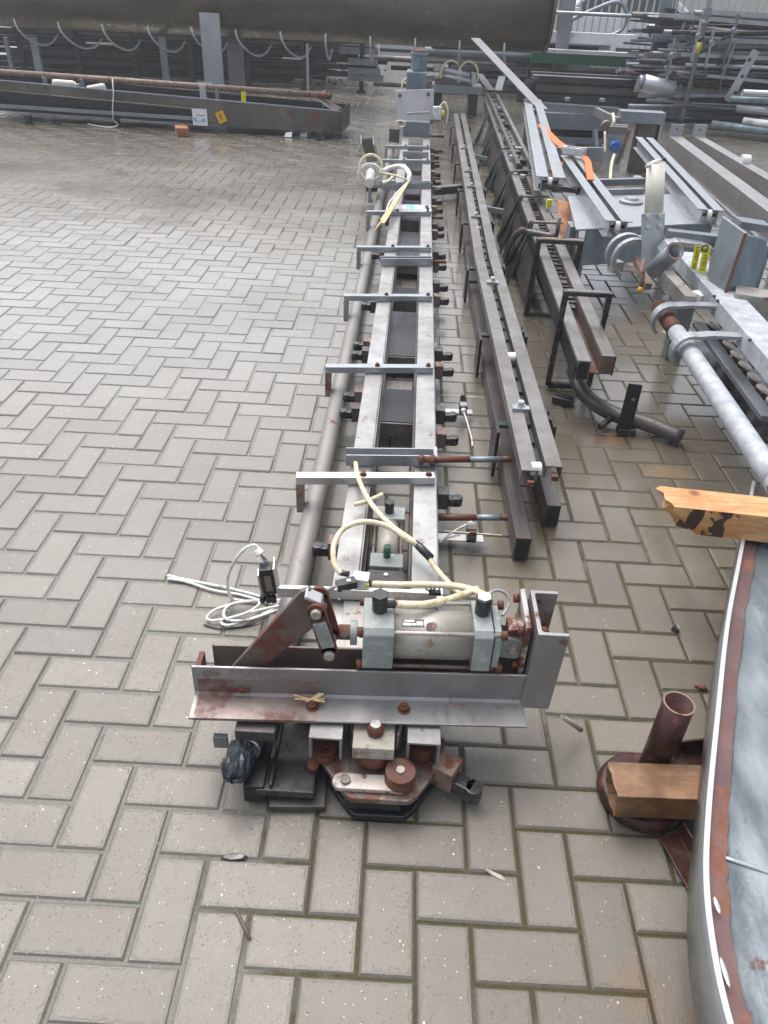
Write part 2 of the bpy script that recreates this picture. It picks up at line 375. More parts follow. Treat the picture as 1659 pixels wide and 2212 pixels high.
# ---------------- paving ----------------
def paver_mat():
    k = NT('wet_concrete_pavers')
    at_ = k.n.new('ShaderNodeAttribute'); at_.attribute_name = 'tone'; tone = at_.outputs['Fac']
    P = k.geo
    base = k.mix(tone, (.138, .128, .104), (.22, .205, .17))
    base = k.mix(k.mr(k.noise(2.2, 5, .6, P), .35, .7, 0, .45), base, (.14, .125, .10))
    grit = k.noise(330, 4, .75, P); base = k.mix(k.mr(grit, .42, .68, 0, .55), base, (.10, .093, .08))
    blot = k.noise(38, 5, .6, P); base = k.mix(k.mr(blot, .42, .72, 0, .35), base, (.16, .14, .12))
    # pale and dark aggregate
    v1 = k.vor(46, vec=P); spec = k.ramp(v1.outputs['Distance'], [(.075, 1.), (.11, 0.)])
    v2 = k.n.new('ShaderNodeSeparateColor'); k.lk(v1.outputs['Color'], v2.inputs[0])
    base = k.mix(k.math('MULTIPLY', spec, k.math('GREATER_THAN', k.math('ADD', v2.outputs[0], k.mr(k.noise(4, 4, .6, P), .3, .7, -.22, .16)), .82)), base, (.7, .67, .6))
    v1b = k.vor(95, vec=P); s1b = k.ramp(v1b.outputs['Distance'], [(.1, 1.), (.16, 0.)]); v2b = k.n.new('ShaderNodeSeparateColor'); k.lk(v1b.outputs['Color'], v2b.inputs[0])
    base = k.mix(k.math('MULTIPLY', s1b, k.math('GREATER_THAN', v2b.outputs[1], .8)), base, (.52, .49, .44))
    v3 = k.vor(60, vec=P); spec2 = k.ramp(v3.outputs['Distance'], [(.1, 1.), (.17, 0.)])
    base = k.mix(k.math('MULTIPLY', spec2, k.math('GREATER_THAN', v2.outputs[1], .86)), base, (.07, .065, .06))
    # worn, dirty margins of each block
    ae = k.n.new('ShaderNodeAttribute'); ae.attribute_name = 'margin'; edge = ae.outputs['Fac']
    en = k.noise(55, 5, .7, P); em = k.ramp(k.math('ADD', edge, k.mr(en, .3, .7, -.45, .45)), [(.62, 0.), (.95, 1.)])
    base = k.mix(k.math('MULTIPLY', em, .45), base, (.125, .124, .1))
    pit = k.vor(130, vec=P); pits = k.math('MULTIPLY', k.ramp(pit.outputs['Distance'], [(.12, 1.), (.26, 0.)]), k.math('GREATER_THAN', k.noise(19, 3, .6, P), .52))
    base = k.mix(k.math('MULTIPLY', pits, k.mr(k.noise(3.5, 4, .6, P), .45, .65, 0, .6)), base, (.06, .055, .045))
    # brown damp stain zones: between the machines on the right and in patches further off
    sx = k.n.new('ShaderNodeSeparateXYZ'); k.lk(P, sx.inputs[0]); X, Y = sx.outputs[0], sx.outputs[1]
    wn = k.noise(1.1, 5, .62, P); wf = k.noise(6, 4, .6, P)
    zone = k.math('MULTIPLY', k.mr(X, 1.08, 1.35, 0, 1), k.mr(X, 2.6, 3.4, 1, .35))
    near = k.mr(Y, -.7, .4, .15, 1)
    z1 = k.math('MULTIPLY', zone, near)
    ws = k.noise(1., 6, .62, P, stretch=(.55, 1.5, 1), off=(1.7, 4.2, 0)); far = k.math('MAXIMUM', k.math('MULTIPLY', k.mr(Y, 2.9, 4.2, 0, 1), k.mr(ws, .46, .56, .0, 1)), k.math('MULTIPLY', k.mr(Y, 5.6, 7.2, 0, .8), k.mr(X, .2, -.6, 0, 1)))
    damp = k.math('MAXIMUM', z1, far)
    damp = k.math('MULTIPLY', damp, k.mr(wf, .3, .62, .6, 1), True)
    base = k.mix(k.math('MULTIPLY', damp, .93), base, k.mix(tone, (.08, .06, .034), (.125, .096, .056)))
    # rust and moss stains
    for (cx, cy, r_, col) in ((1.83, 1.22, .08, (.24, .1, .03)), (1.27, -.02, .09, (.22, .13, .05)), (1.22, .75, .06, (.2, .12, .05)), (1.62, -.93, .12, (.17, .075, .045)), (1.45, -.83, .06, (.2, .11, .06)), (1.98, 1.0, .08, (.26, .14, .05)), (2.25, 1.95, .45, (.12, .105, .035)), (1.95, .25, .04, (.2, .12, .05))):
        vm = k.n.new('ShaderNodeVectorMath'); vm.operation = 'DISTANCE'; k.lk(P, vm.inputs[0]); vm.inputs[1].default_value = (cx, cy, 0)
        dd = k.math('ADD', vm.outputs['Value'], k.mr(wf, .3, .7, -r_*.4, r_*.4))
        base = k.mix(k.mr(dd, r_*.2, r_*1.1, .5, 0), base, col)
    k.set('Base Color', base)
    # wetness: film of water in patches makes the surface glossy
    wet = k.mr(k.noise(.9, 6, .6, P, off=(7, 3, 0)), .38, .6, 0, 1)
    ro = k.mr(k.math('MAXIMUM', k.math('MAXIMUM', wet, k.mr(Y, 4.5, 7, 0, .9)), k.math('MULTIPLY', damp, .7)), 0, 1, .5, .2)
    ro = k.math('ADD', ro, k.mr(grit, .3, .7, -.05, .1)); k.set('Roughness', ro)
    k.set('Specular IOR Level', k.mr(Y, .3, 2.5, .5, 1.))
    k.bump(k.math('SUBTRACT', k.math('ADD', k.math('MULTIPLY', grit, 1.1), k.math('MULTIPLY', blot, 1.6)), k.math('ADD', pits, em)), .5, .0018)
    film = k.math('MULTIPLY', k.mr(k.noise(.7, 5, .6, P, off=(3, 1, 0)), .34, .52, .35, 1), k.mr(Y, -.6, 1.6, .15, 1)); vm = k.n.new('ShaderNodeVectorMath'); vm.operation = 'DISTANCE'; k.lk(P, vm.inputs[0]); vm.inputs[1].default_value = (.55, 7.3, 0); pud = k.mr(k.math('ADD', vm.outputs['Value'], k.mr(wf, .3, .7, -.4, .4)), .45, .8, 1, 0); k.set('Coat Weight', k.math('MAXIMUM', film, pud)); k.set('Coat Roughness', k.mr(pud, 0, 1, .16, .03)); k.b.inputs['Coat IOR'].default_value = 1.55
    return k.m
def joint_mat():
    k = NT('sandy_wet_joints'); P = k.geo
    c = k.mix(k.noise(90, 4, .6, P), (.115, .118, .098), (.205, .205, .175))
    ms = k.noise(2.8, 6, .68, P, off=(2, 9, 0))
    sx = k.n.new('ShaderNodeSeparateXYZ'); k.lk(P, sx.inputs[0]); X, Y = sx.outputs[0], sx.outputs[1]
    near = k.math('MULTIPLY', k.mr(X, .55, .8, 0, .34), k.mr(Y, 2.4, 1.6, 0, 1))
    near = k.math('MULTIPLY', near, k.mr(Y, -1.2, -.8, .2, 1)); near = k.math('MAXIMUM', near, k.math('MULTIPLY', k.mr(X, 1.1, 1.3, 0, .3), k.mr(Y, -.3, .5, .3, 1))); near = k.math('MAXIMUM', near, k.mr(Y, 2.6, 3.8, 0, .2))
    f = k.ramp(k.math('ADD', ms, near), [(.6, 0.), (.78, 1.)])
    moss = k.mix(k.noise(200, 3, .6, P), (.024, .022, .008), (.075, .068, .017))
    c = k.mix(f, c, moss)
    k.set('Base Color', c); k.set('Roughness', k.mr(f, 0, 1, .3, .75)); k.bump(k.noise(260, 3, .6, P), .8, .004)
    k.set('Coat Weight', k.math('MULTIPLY', k.mr(Y, 0, 2.2, 0, 1), k.math('SUBTRACT', 1., f, True))); k.b.inputs['Coat Roughness'].default_value = .18; k.b.inputs['Coat IOR'].default_value = 1.55
    return k.m
def ground():
    s = MB(); s.add([(-150, -40, -.0042), (150, -40, -.0042), (150, 260, -.0042), (-150, 260, -.0042)], [(0, 1, 2, 3)])
    o = s.build('ground', joint_mat(), kind='structure')
    u = .105; rnd = np.random.RandomState(3); vs = []; fs = []; tone = []; mar = []
    def paver(x0, x1, y0, y1):
        g = .0026; c = .0045; d = -.0048
        x0 += g; x1 -= g; y0 += g; y1 -= g
        jx, jy, ja = rnd.uniform(-.0011, .0011), rnd.uniform(-.0011, .0011), rnd.uniform(-.004, .004)
        z = rnd.uniform(-.0013, .0013); tx, ty = rnd.uniform(-.007, .007, 2)
        cx, cy = (x0+x1)/2, (y0+y1)/2; o_ = len(vs); inn = []
        for (a, b, e) in ((0, 0, 0), (1, 0, 0), (1, 1, 0), (0, 1, 0), (0, 0, 1), (1, 0, 1), (1, 1, 1), (0, 1, 1)):
            px = (x0 if a == 0 else x1)-cx; py = (y0 if b == 0 else y1)-cy
            if e == 0: px -= math.copysign(c, px); py -= math.copysign(c, py)
            zz = z+tx*px+ty*py
            vs.append((cx+px-ja*py+jx, cy+py+ja*px+jy, zz if e == 0 else zz+d)); mar.append(1.)
            if e == 0: i_ = .013; inn.append((cx+px-math.copysign(i_, px)-ja*py+jx, cy+py-math.copysign(i_, py)+ja*px+jy, zz))
        vs.extend(inn); mar.extend([0.]*4)
        for q in range(4): fs.append((o_+q, o_+(q+1) % 4, o_+8+(q+1) % 4, o_+8+q))
        fs.extend([(o_+8, o_+9, o_+10, o_+11), (o_, o_+4, o_+5, o_+1), (o_+1, o_+5, o_+6, o_+2), (o_+2, o_+6, o_+7, o_+3), (o_+3, o_+7, o_+4, o_)])
        t = min(1, max(0, rnd.normal(.5, .24))); tone.extend([t]*9)
    for j in range(-300, 17):
        far = -j*u
        for i in range(-62, 105):
            # only what a camera near this viewpoint could see
            if i*u < -1.2-.62*max(0, far+1.5) or i*u > 3.0+.75*max(0, far+1.2): continue
            q = (i-j) % 4
            if q == 0: paver(i*u, (i+2)*u, -(j+1)*u, -j*u)
            elif q == 3: paver(i*u, (i+1)*u, -(j+2)*u, -j*u)
    me = bpy.data.meshes.new('paving'); me.from_pydata(vs, [], fs)
    a = me.attributes.new('tone', 'FLOAT', 'FACE'); a.data.foreach_set('value', tone); a = me.attributes.new('margin', 'FLOAT', 'POINT'); a.data.foreach_set('value', mar)
    me.materials.append(paver_mat()); p = bpy.data.objects.new('paving', me); COL.objects.link(p); p['kind'] = 'structure'
ground()
def veil():  # volume added over the whole view to lift the blacks like lens veil
    g = MB(); g.box((4, 9, 1.6), (40, 56, 8.)); m_ = bpy.data.materials.new('veil'); m_.use_nodes = True; n = m_.node_tree.nodes
    for x in list(n):
        if x.type == 'BSDF_PRINCIPLED': n.remove(x)
    v = n.new('ShaderNodeVolumePrincipled'); v.inputs['Color'].default_value = (.9, .93, .95, 1); v.inputs['Density'].default_value = .0045
    m_.node_tree.links.new(v.outputs[0], n['Material Output'].inputs['Volume'])
    g.build('veil', m_, None, kind='stuff', label='thin pale volume added over the yard as lens veil', category='veil')
veil()
# ================= the long conveyor down the middle =================
def K(x, y, z): return V((x+.009*max(y, -.5), y, z))
M['plategrey'] = paint('grey_name_plate', (.12, .12, .12), .4, .1, 40)
def machine():
    T = thing('conveyor_frame', 'long conveyor bed of twin bright rails with an air cylinder across its near end', 'conveyor', (.95, -.45, 0))
    # twin rails: inverted channels, bright on top
    for (x0, nm) in ((.854, 'rail'), (1.06, 'rail')):
        wd = .07
        pr = [(-wd/2, 0), (-wd/2, -.068), (-wd/2+.006, -.068), (-wd/2+.006, -.006), (wd/2-.006, -.006), (wd/2-.006, -.068), (wd/2, -.068), (wd/2, 0)]
        MB().prof(K(x0, -.455, .17), K(x0, 6.95, .17), pr).build('rail', 'rail', T, .0012)
    # lower side plates under the rails
    for x0, mt in ((.893, 'darkbrown'), (1.021, 'darkbrown'), (.822, 'dark'), (1.1, 'galvdark')):
        MB().bar(K(x0, -.3 if x0 < 1.05 and x0 > .85 else -.1, .062), K(x0, 6.95, .062), .007, .085 if x0 != 1.1 else .1).build('side_plate', mt, T)
    MB().bar(K(.884, -.2, .165), K(.884, 6.9, .165), .004, .012).build('rust_lip', 'arm', T)
    # cross plates inside the bed
    for (ya, yb, z) in ((1.08, 1.36, .1), (1.7, 2.25, .1), (2.45, 2.62, .1), (3.1, 3.75, .1), (4.0, 4.6, .11), (4.8, 5.5, .11), (5.7, 6.9, .11)):
        MB().bar(K(.957, ya, z), K(.957, yb, z), .12, .006).build('bed_plate', 'dark', T)
        MB().box(K(.957, ya-.006, z-.035), (.12, .008, .07)).build('bed_rib', 'midsteel', T)
    for (ya, yb) in ((.86, 1.02), (1.5, 1.62)):
        MB().bar(K(.955, ya, .016), K(.955, yb, .016), .115, .006).build('floor_plate', 'midsteel', T, .001)
    # straps with drop brackets that clasp the side pipe
    for i, (y0, y1, xl) in enumerate(((.519, .562, .662), (1.345, 1.395, .67), (2.185, 2.245, .677), (3.02, 3.09, .685), (3.855, 3.93, .695), (4.67, 4.76, .665), (5.66, 5.74, .73), (6.35, 6.42, .73))):
        hz = .172+.013
        a = V((xl, y0, hz)); b = V((K(1.088, 0, 0).x+.009*y1, y1, hz))
        st = MB().bar(a, b, .034, .026).build('strap', 'galv' if i else 'alu', T, .0012)
        br = MB().box((xl+.012, y0, .125), (.024, .034, .095)); br.box((xl+.018, y0-.004, .078), (.034, .03, .02))
        br.build('drop_bracket', 'tanrust' if i in (0, 1) else 'galvdark', st, .002)
        bb = MB()
        for xx in (.865+.009*y0, 1.07+.009*y0): bb.bolt((xx, y0+(y1-y0)*(xx-a.x)/(b.x-a.x), hz+.013), (0, 0, 1), .0085, .009)
        bb.build('bolt', 'rustbolt', st)
    # label plate on the fifth strap
    p5 = V((.985, 4.06, .183))
    pl = MB().box(p5+V((.005, 0, -.003)), (.28, .17, .012), rz=.085).build('label_plate', 'galvlight', T, .001)
    lb = MB().box(p5+V((-.02, -.003, .0045)), (.19, .11, .0012), rz=.085).build('sticker', 'paper', pl)
    MB().box(p5+V((.012, 0, .0058)), (.045, .1, .001), rz=.085).build('sticker_print', 'ltblue', lb)
    MB().box(p5+V((-.021, -.003, .0058)), (.012, .09, .0008), rz=.085).build('sticker_print', 'ltblue', lb)
    b = MB()
    for q in (-.03, 0, .03): b.bolt(p5+V((.118-q*.08, q*.85+.01, .004)), (0, 0, 1), .01, .008)
    b.build('bolt', 'rustbolt', pl)
    # channel cross members
    for (xa, ya, xb, yb, wd) in ((.806, .655, 1.093, .68, .05), (.83, 2.78, 1.118, 2.83, .05), (.76, 4.62, 1.14, 4.79, .06), (.9, 6.0, 1.13, 6.02, .04)):
        pr = [(-wd/2, 0), (wd/2, 0), (wd/2, .04), (wd/2-.005, .04), (wd/2-.005, .005), (-wd/2+.005, .005), (-wd/2+.005, .04), (-wd/2, .04)]
        c = MB().prof((xa, ya, .172), (xb, yb, .172), pr).build('cross_channel', 'galv', T, .001)
    # side pipe held by the brackets
    pp = MB().tube([(.700, -.36, .075), (.705, -.05, .075), K(.712, .5, .07), K(.712, 3, .07), K(.712, 6.9, .07)], .034, 20)
    pp.build('side_pipe', 'sidepipe', T)
    e = MB().tube([(.672, -.45, .1), (.69, -.36, .082)], .03, 18).build('pipe_stub', 'arm', T)
    tp = MB().tube([(.656, -.518, .098), (.657, -.516, .098), (.660, -.508, .1), (.663, -.498, .101), (.666, -.486, .102), (.668, -.474, .102), (.670, -.462, .101), (.672, -.448, .1), (.674, -.438, .099)], [.006, .013, .024, .030, .031, .029, .033, .032, .031], 22)
    random.seed(5)
    tp.v = [(x+random.uniform(-.0038, .0038), y+random.uniform(-.005, .005), z+random.uniform(-.0035, .0035)) for x, y, z in tp.v]; tp.sm = [False]*len(tp.sm)
    tp.build('tape_wrap', 'tape', e)
    MB().ring((.6735, -.442, .1), (.675, -.43, .099), .0345, .029, 24).build('bare_collar', 'alu', e)
    cl = MB().box((.62, -.425, .105), (.03, .012, .035)).build('pipe_clip', 'galvdark', e, .001)
    MB().box((.70, -.41, .15), (.085, .07, .03)).build('pipe_hanger', 'darkbrown', T, .002)
    # chain attachments that stick out on both sides: rusty block with a greasy black pad
    def lug(p, s, k):
        p = V(p)
        a = MB().box(p+V((.018*s, 0, -.02)), (.036, .05, .06)).build('chain_lug', 'tanrust' if k % 2 else 'darkbrown', T, .002)
        q = MB()
        q.box(p+V((.054*s, -.012, -.022)), (.038, .03, .03)); q.cyl(p+V((.066*s, -.012, -.036)), p+V((.066*s, -.012, -.004)), .017, 12)
        q.build('pad', 'blackmetal', a, .003)
        MB().cyl(p+V((.02*s, .008, .01)), p+V((.02*s, .008, .0105)), .004, 8).build('pin', 'dark', a)
    ys = [1063, 935, 885, 790, 757, 640, 612, 568, 545, 500, 485, 448, 430, 405, 390, 372, 352, 335, 322]
    for k, yy in enumerate(ys):
        p = at(938, yy, .115); lug((1.104+.009*p.y, p.y, .115), 1, k)
    for k, (xx, yy) in enumerate(((720, 1170), (757, 880), (762, 845), (785, 757), (791, 737), (800, 652), (822, 545), (838, 470))):
        p = at(xx, yy, .12); lug((.818+.009*p.y, p.y, .12), -1, k+1)
    # rusty tie rods to the right
    for (xa, ya, xb, yb, z) in ((905, 993, 1103, 992, .2), (945, 1118, 1097, 1118, .1)):
        a, b = at(xa, ya, z), at(xb, yb, z)
        rd = MB().tube([a, a*.45+b*.55], .0105, 14).build('tie_rod', 'rust', T)
        MB().tube([a*.45+b*.55, a*.1+b*.9], .0102, 14).build('rod_sleeve', 'galvdark', rd); MB().tube([a*.1+b*.9, b], .0105, 14).build('rod_tip', 'rust', rd)
        if z > .15:
            n_ = MB().mark(); n_.cyl(a+V((.0, 0, 0)), a+V((.014, 0, 0)), .017, 6); n_.mark().cyl(a+V((.036, 0, 0)), a+V((.052, 0, 0)), .018, 6); n_.build('nut', 'rustbolt', rd)
    MB().box(K(1.092, .7, .165), (.012, .075, .07)).build('rod_lug_plate', 'galv', T, .001)
    for yy in (565, 470, 385, 350):       # short side bolts
        p = at(935, yy, .14); MB().cyl((1.1+.009*p.y, p.y, .14), (1.18+.009*p.y, p.y, .14), .009, 10).build('side_bolt', 'rustbolt', T)
    # ------- near end: angle beams with a slot between -------
    def B(x, y, z): return V((x, y+.038*(x-.567), z))
    L = [(0, 0), (0, .086), (.006, .086), (.0075, .008), (.078, .007), (.078, 0)]
    xa, xb = .556, 1.272
    f = [(-.075, 0), (.0, 0), (.0, .086), (-.006, .086), (-.0065, .012), (-.012, .0065), (-.075, .0062)]
    # the profile's side axis points towards the camera for a sweep from right to left
    flip = lambda P_: [(-a, b) for a, b in P_]
    fb = MB().prof(B(xa, -.357, .176), B(xb, -.357, .176), flip(f)).build('front_angle', 'beam', T, .0015)
    MB().prof(B(xa+.01, -.357, .1762), B(xa+.27, -.357, .1762), [(.0005, .0), (.0755, .0), (.0755, .0073), (.013, .0073), (.0075, .0125), (.0072, .05), (.0005, .05)]).build('rust_patch', 'rustbeam', fb)
    MB().prof(B(xa+.03, -.298, .176), B(xb, -.298, .176), f).build('rear_angle', 'arm', T, .0015)
    MB().box(B(xa+.008, -.328, .21), (.012, .058, .07)).build('end_plate', 'arm', T, .001)
    bl = MB()
    for x in (.815, 1.012): bl.bolt(B(x, -.395, .183), (0, 0, 1), .0105, .011, True, .004)
    bl.build('bolt', 'rustbolt', fb)
    bl = MB(); bl.box(B(.655, -.366, .2), (.045, .012, .006)); bl.ball(B(.66, -.367, .2), .008, 8); bl.build('weld_nub', 'rustbolt', fb)
    # upright channel bracket at the right end
    x0, y0, y1 = 1.266, -.345, -.205
    pr = [(0, 0), (.064, 0), (.064, .009), (.013, .0095), (.0095, .013), (.009, y1-y0-.013), (.013, y1-y0-.0095), (.06, y1-y0-.009), (.06, y1-y0), (0, y1-y0)]
    up = MB(); n = len(pr); vs = [(x0+a+(.008 if z > .2 else 0), y0+b, z) for z in (.172, .392) for a, b in pr]
    up.add(vs, [(i, (i+1) % n, n+(i+1) % n, n+i) for i in range(n)]+[tuple(range(n-1, -1, -1)), tuple(range(n, 2*n))])
    br = up.build('end_bracket', 'beam', T, .0015)
    # ------- air cylinder lying along the beam -------
    cy = -.303; z = .318
    ax = lambda x: B(x, cy, z)
    Cb = MB().tube([ax(.972), ax(1.15)], .0525, 40).build('cylinder_barrel', 'barrel', T)
    def octo(xa_, xb_, h):
        c = .012; hh = h/2; s = [(-hh+c, -hh), (hh-c, -hh), (hh, -hh+c), (hh, hh-c), (hh-c, hh), (-hh+c, hh), (-hh, hh-c), (-hh, -hh+c)]
        return MB().prof(ax(xa_), ax(xb_), s)
    octo(.915, .98, .117).build('end_block', 'cylpaint', Cb, .003)
    octo(1.146, 1.186, .117).build('end_block', 'cylpaint', Cb, .003)
    octo(1.189, 1.204, .105).build('end_flange', 'cylpaint', Cb, .002)
    for sy in (-1, 1):
        for sz in (-1, 1):
            o = V((0, .0475*sy, .0475*sz))
            rd = MB().tube([ax(.905)+o, ax(1.215)+o], .0047, 10).build('tie_rod', 'arm' if sz < 0 else 'barrel', Cb)
            b = MB()
            for x_ in (.905, 1.204): b.mark().cyl(ax(x_)+o, ax(x_+.012)+o, .0105, 6)
            b.build('nut', 'rustbolt', rd)
    for (x_, m_) in ((.948, 'blackpl'), (1.166, 'blackpl')):
        c = ax(x_)+V((0, .01, .0585))
        q = MB(); q.cyl(c, c+V((0, 0, .03)), .0165, 18); q.cyl(c+V((0, 0, .03)), c+V((0, 0, .044)), .019, 6); q.build('port_fitting', m_, Cb, .0015)
        if x_ > 1: MB().cyl(c+V((0, 0, .0443)), c+V((0, 0, .0458)), .0155, 6).build('fitting_cap', 'alu', Cb)
    q = ax(.948)+V((.0, .01, .075)); MB().cyl(q, q+V((.034, .0, .0)), .009, 10).build('elbow', 'blackpl', Cb)
    # name plate on the barrel
    d = V((0, -math.sin(R(20)), math.cos(R(20)))); c = ax(1.02)+d*.0528
    xd = V((1, .038, 0)).normalized(); yd = d.cross(xd)
    R3 = Matrix((xd, yd, d)).transposed()
    npl = MB().box(c, (.046, .017, .001), R3=R3).build('name_plate', 'plategrey', Cb)
    for (a, b_, w_, h_) in ((-.012, -.004, .016, .005), (.014, -.004, .013, .003), (.014, .0005, .013, .003), (-.008, .004, .02, .003), (.002, -.004, .007, .004)):
        MB().box(c+xd*a+yd*b_+d*.0008, (w_, h_, .0006), R3=R3).build('plate_print', 'alu', npl)
    d2 = V((0, -math.sin(R(28)), math.cos(R(28)))); cc = ax(1.058)+d2*.0528; yd2 = d2.cross(xd); R4 = Matrix((xd, yd2, d2)).transposed()
    mm = MB(); pts = []
    for k in range(14):
        a = 2*math.pi*k/14; r_ = random.uniform(.8, 1.15); pts.append(cc+xd*(.012*r_*math.cos(a))+yd2*(.0105*r_*math.sin(a))+d2*(-.0006-.5*(.0105*math.sin(a))**2/.0525))
    mm.sheet(pts, .0012, d2); mm.build('worn_patch', 'ruststrip', Cb)
    # rod, clevis and hinge at both ends
    rp = MB(); rp.cyl(ax(.903), ax(.888), .027, 24); rp.build('rod_gland', 'cylpaint', Cb, .001)
    rp = MB(); rp.cyl(ax(.89), ax(.862), .0165, 8); rp.cyl(ax(.862), ax(.848), .013, 16); rp.build('rod_coupling', 'tanrust', Cb, .001)
    ln = MB()
    for dy in (-.02, .02): ln.mark().prof(B(1.205, cy+dy, z-.006), B(1.238, cy+dy, z-.012), [(-.006, -.028), (.006, -.028), (.006, .028), (-.006, .028)]); ln.lathe(B(1.238, cy+dy-.006, z-.012), (0, 1, 0), [(0, .028), (.012, .028)], 24)
    ln.build('clevis', 'cylpaint', Cb, .001)
    pn = MB(); pn.lathe(B(1.238, cy-.034, z-.012), (0, 1, 0), [(0, .009), (.07, .009)], 16); pn.lathe(B(1.238, cy-.03, z-.012), (0, 1, 0), [(0, .015), (.003, .015)], 20); pn.build('hinge_pin', 'barrel', Cb, .001)
    MB().prof(B(1.222, cy, z), B(1.262, cy, z), [(-.012, -.03), (.012, -.03), (.02, .04), (-.02, .04)]).build('hinge_eye', 'hinge', br, .002)
    hp = MB().box(B(1.259, cy+.02, z), (.011, .125, .135)).build('hinge_plate', 'hinge', br, .001)
    b = MB()
    for dy in (-.032, .068):
        for dz in (-.05, .05): b.bolt(B(1.2535, cy+dy, z+dz), (-1, 0, 0), .0095, .011, False); b.bolt(B(1.285, cy+dy, z+dz), (1, 0, 0), .0095, .012, False, .004)
    b.build('bolt', 'rustbolt', hp)
    # lever arm rising out of the slot
    Ya = -.331
    pts = [V((.632, Ya, .2)), V((.742, Ya, .2)), V((.752, Ya, .292)), V((.848, Ya, .43)), V((.815, Ya, .476)), V((.787, Ya, .468))]
    pts = [V((.634, Ya, .235)), V((.70, Ya, .235)), V((.733, Ya, .28)), V((.838, Ya, .395)), V((.842, Ya, .425)), V((.807, Ya, .472)), V((.790, Ya, .464))]
    arm = MB().sheet([p+V((0, -.007, 0)) for p in pts], .014, (0, 1, 0)).build('lever_arm', 'arm', T, .0015)
    # fork links from the lever down to the rod
    for dy in (-.032, .02):
        P0, P1 = V((.824, Ya+dy, .44)), V((.85, Ya+dy, .33))
        g = MB(); g.bar(P0, P1, .009, .036, up=V((1, 0, .3))); g.lathe(P0-V((0, .0045, 0)), (0, 1, 0), [(0, .018), (.009, .018)], 20); g.lathe(P1-V((0, .0045, 0)), (0, 1, 0), [(0, .018), (.009, .018)], 20)
        g.build('fork_link', 'rust', arm, .001)
    g = MB(); g.bar(V((.83, Ya-.04, .415)), V((.848, Ya-.04, .35)), .008, .027, up=V((1, 0, .3))); g.build('fork_face', 'cylpaint', arm, .002)
    g = MB()
    for p in (V((.824, Ya, .438)), V((.85, Ya, .325))): g.mark().lathe(p+V((0, -.046, 0)), (0, 1, 0), [(0, .009), (.002, .011), (.075, .011)], 14)
    g.build('fork_pin', 'barrel', arm)
    g = MB(); g.bar(V((.8, Ya-.012, .468)), V((.832, Ya-.012, .452)), .03, .008); g.build('arm_head', 'alu', arm, .002)
    # ------- cover plate, front take-up block and rollers -------
    MB().box((.955, -.165, .1735), (.2, .27, .006)).build('cover_plate', 'cover', T, .001)
    tk = MB().box((.951, -.43, .143), (.088, .075, .035)).build('take_up_block', 'block', T, .0025)
    b = MB(); b.lathe((.953, -.425, .16), (0, 0, 1), [(0, .018), (.018, .018), (.024, .014)], 8); b.build('take_up_bolt', 'rustbolt', tk, .001)
    MB().lathe((.953, -.425, .184), (0, 0, 1), [(0, .011), (.004, .011)], 16).build('bolt_end', 'alu', tk)
    MB().lathe((.953, -.43, .09), (0, 0, 1), [(0, .038), (.012, .042), (.035, .036)], 24).build('spacer', 'rust', tk)
    # chain turning plate at the very end
    sp = MB(); poly = [(.828, -.36), (.828, -.425), (.892, -.515), (.91, -.53), (1.03, -.53), (1.048, -.515), (1.11, -.42), (1.11, -.36)]
    sp.slab(poly, .062, .078); s1 = sp.build('sprocket_plate', 'greasy', T, .003)
    MB().slab([(x+(.008 if x < 1 else -.008), y+.0) for x, y in poly], .004, .022).build('lower_plate', 'dark', s1, .002)
    g = MB(); g.lathe((.96, -.42, .022), (0, 0, 1), [(0, .06), (.04, .06)], 20)
    for k in range(5): g.lathe((.875+.042*k, -.505 if 0 < k < 4 else -.47, .024), (0, 0, 1), [(0, .013), (.036, .013)], 12)
    g.build('chain_core', 'blackmetal', s1)
    g = MB(); g.box((.955, -.512, .042), (.12, .018, .03)); g.build('chain_link', 'dark', s1, .002)
    lk = MB(); lk.box((.953, -.497, .085), (.13, .038, .012)); lk.lathe((.888, -.497, .079), (0, 0, 1), [(0, .0195), (.012, .0195)], 20); lk.lathe((1.018, -.49, .079), (0, 0, 1), [(0, .0195), (.012, .0195)], 20)
    lo = lk.build('outer_link', 'greaselink', T, .002)
    MB().lathe((.896, -.497, .09), (0, 0, 1), [(0, .011), (.008, .011)], 14).build('link_pin', 'greasy', lo)
    def roller(p, r, h, cap='barrel'):
        p = V(p); g = MB(); g.lathe(p, (0, 0, 1), [(0, r*1.05), (h*.15, r*1.05), (h*.3, r*.95), (h*.8, r*.95), (h*.9, r*1.02), (h, r*1.02)], 24); o = g.build('roller', 'rust', T)
        MB().lathe(p+V((0, 0, h)), (0, 0, 1), [(0, .010), (.005, .009)], 12).build('roller_pin', cap, o)
    roller((1.01, -.487, .09), .031, .03); roller((.846, -.425, .08), .026, .03, 'rustbolt'); roller((1.056, -.405, .08), .028, .035, 'rustbolt')
    MB().box((.9, -.395, .125), (.006, .05, .05), R3=Matrix.Rotation(.25, 3, 'Z')).build('guide_tab', 'tanrust', T, .001); MB().box((1.008, -.395, .125), (.006, .05, .05), R3=Matrix.Rotation(-.25, 3, 'Z')).build('guide_tab', 'block', T, .001)
    g = MB().box((1.112, -.44, .065), (.05, .055, .06), rz=-.5).build('chain_lug', 'tanrust', T, .003)
    q = MB(); q.box((1.148, -.462, .045), (.05, .034, .04), rz=-.5); q.lathe((1.17, -.475, .025), (0, 0, 1), [(0, .02), (.04, .02)], 14); q.build('pad', 'blackmetal', g, .003)
    # black plates at the left of the sprocket
    MB().box((.768, -.40, .045), (.125, .215, .022)).build('side_block', 'blackmetal', T, .003)
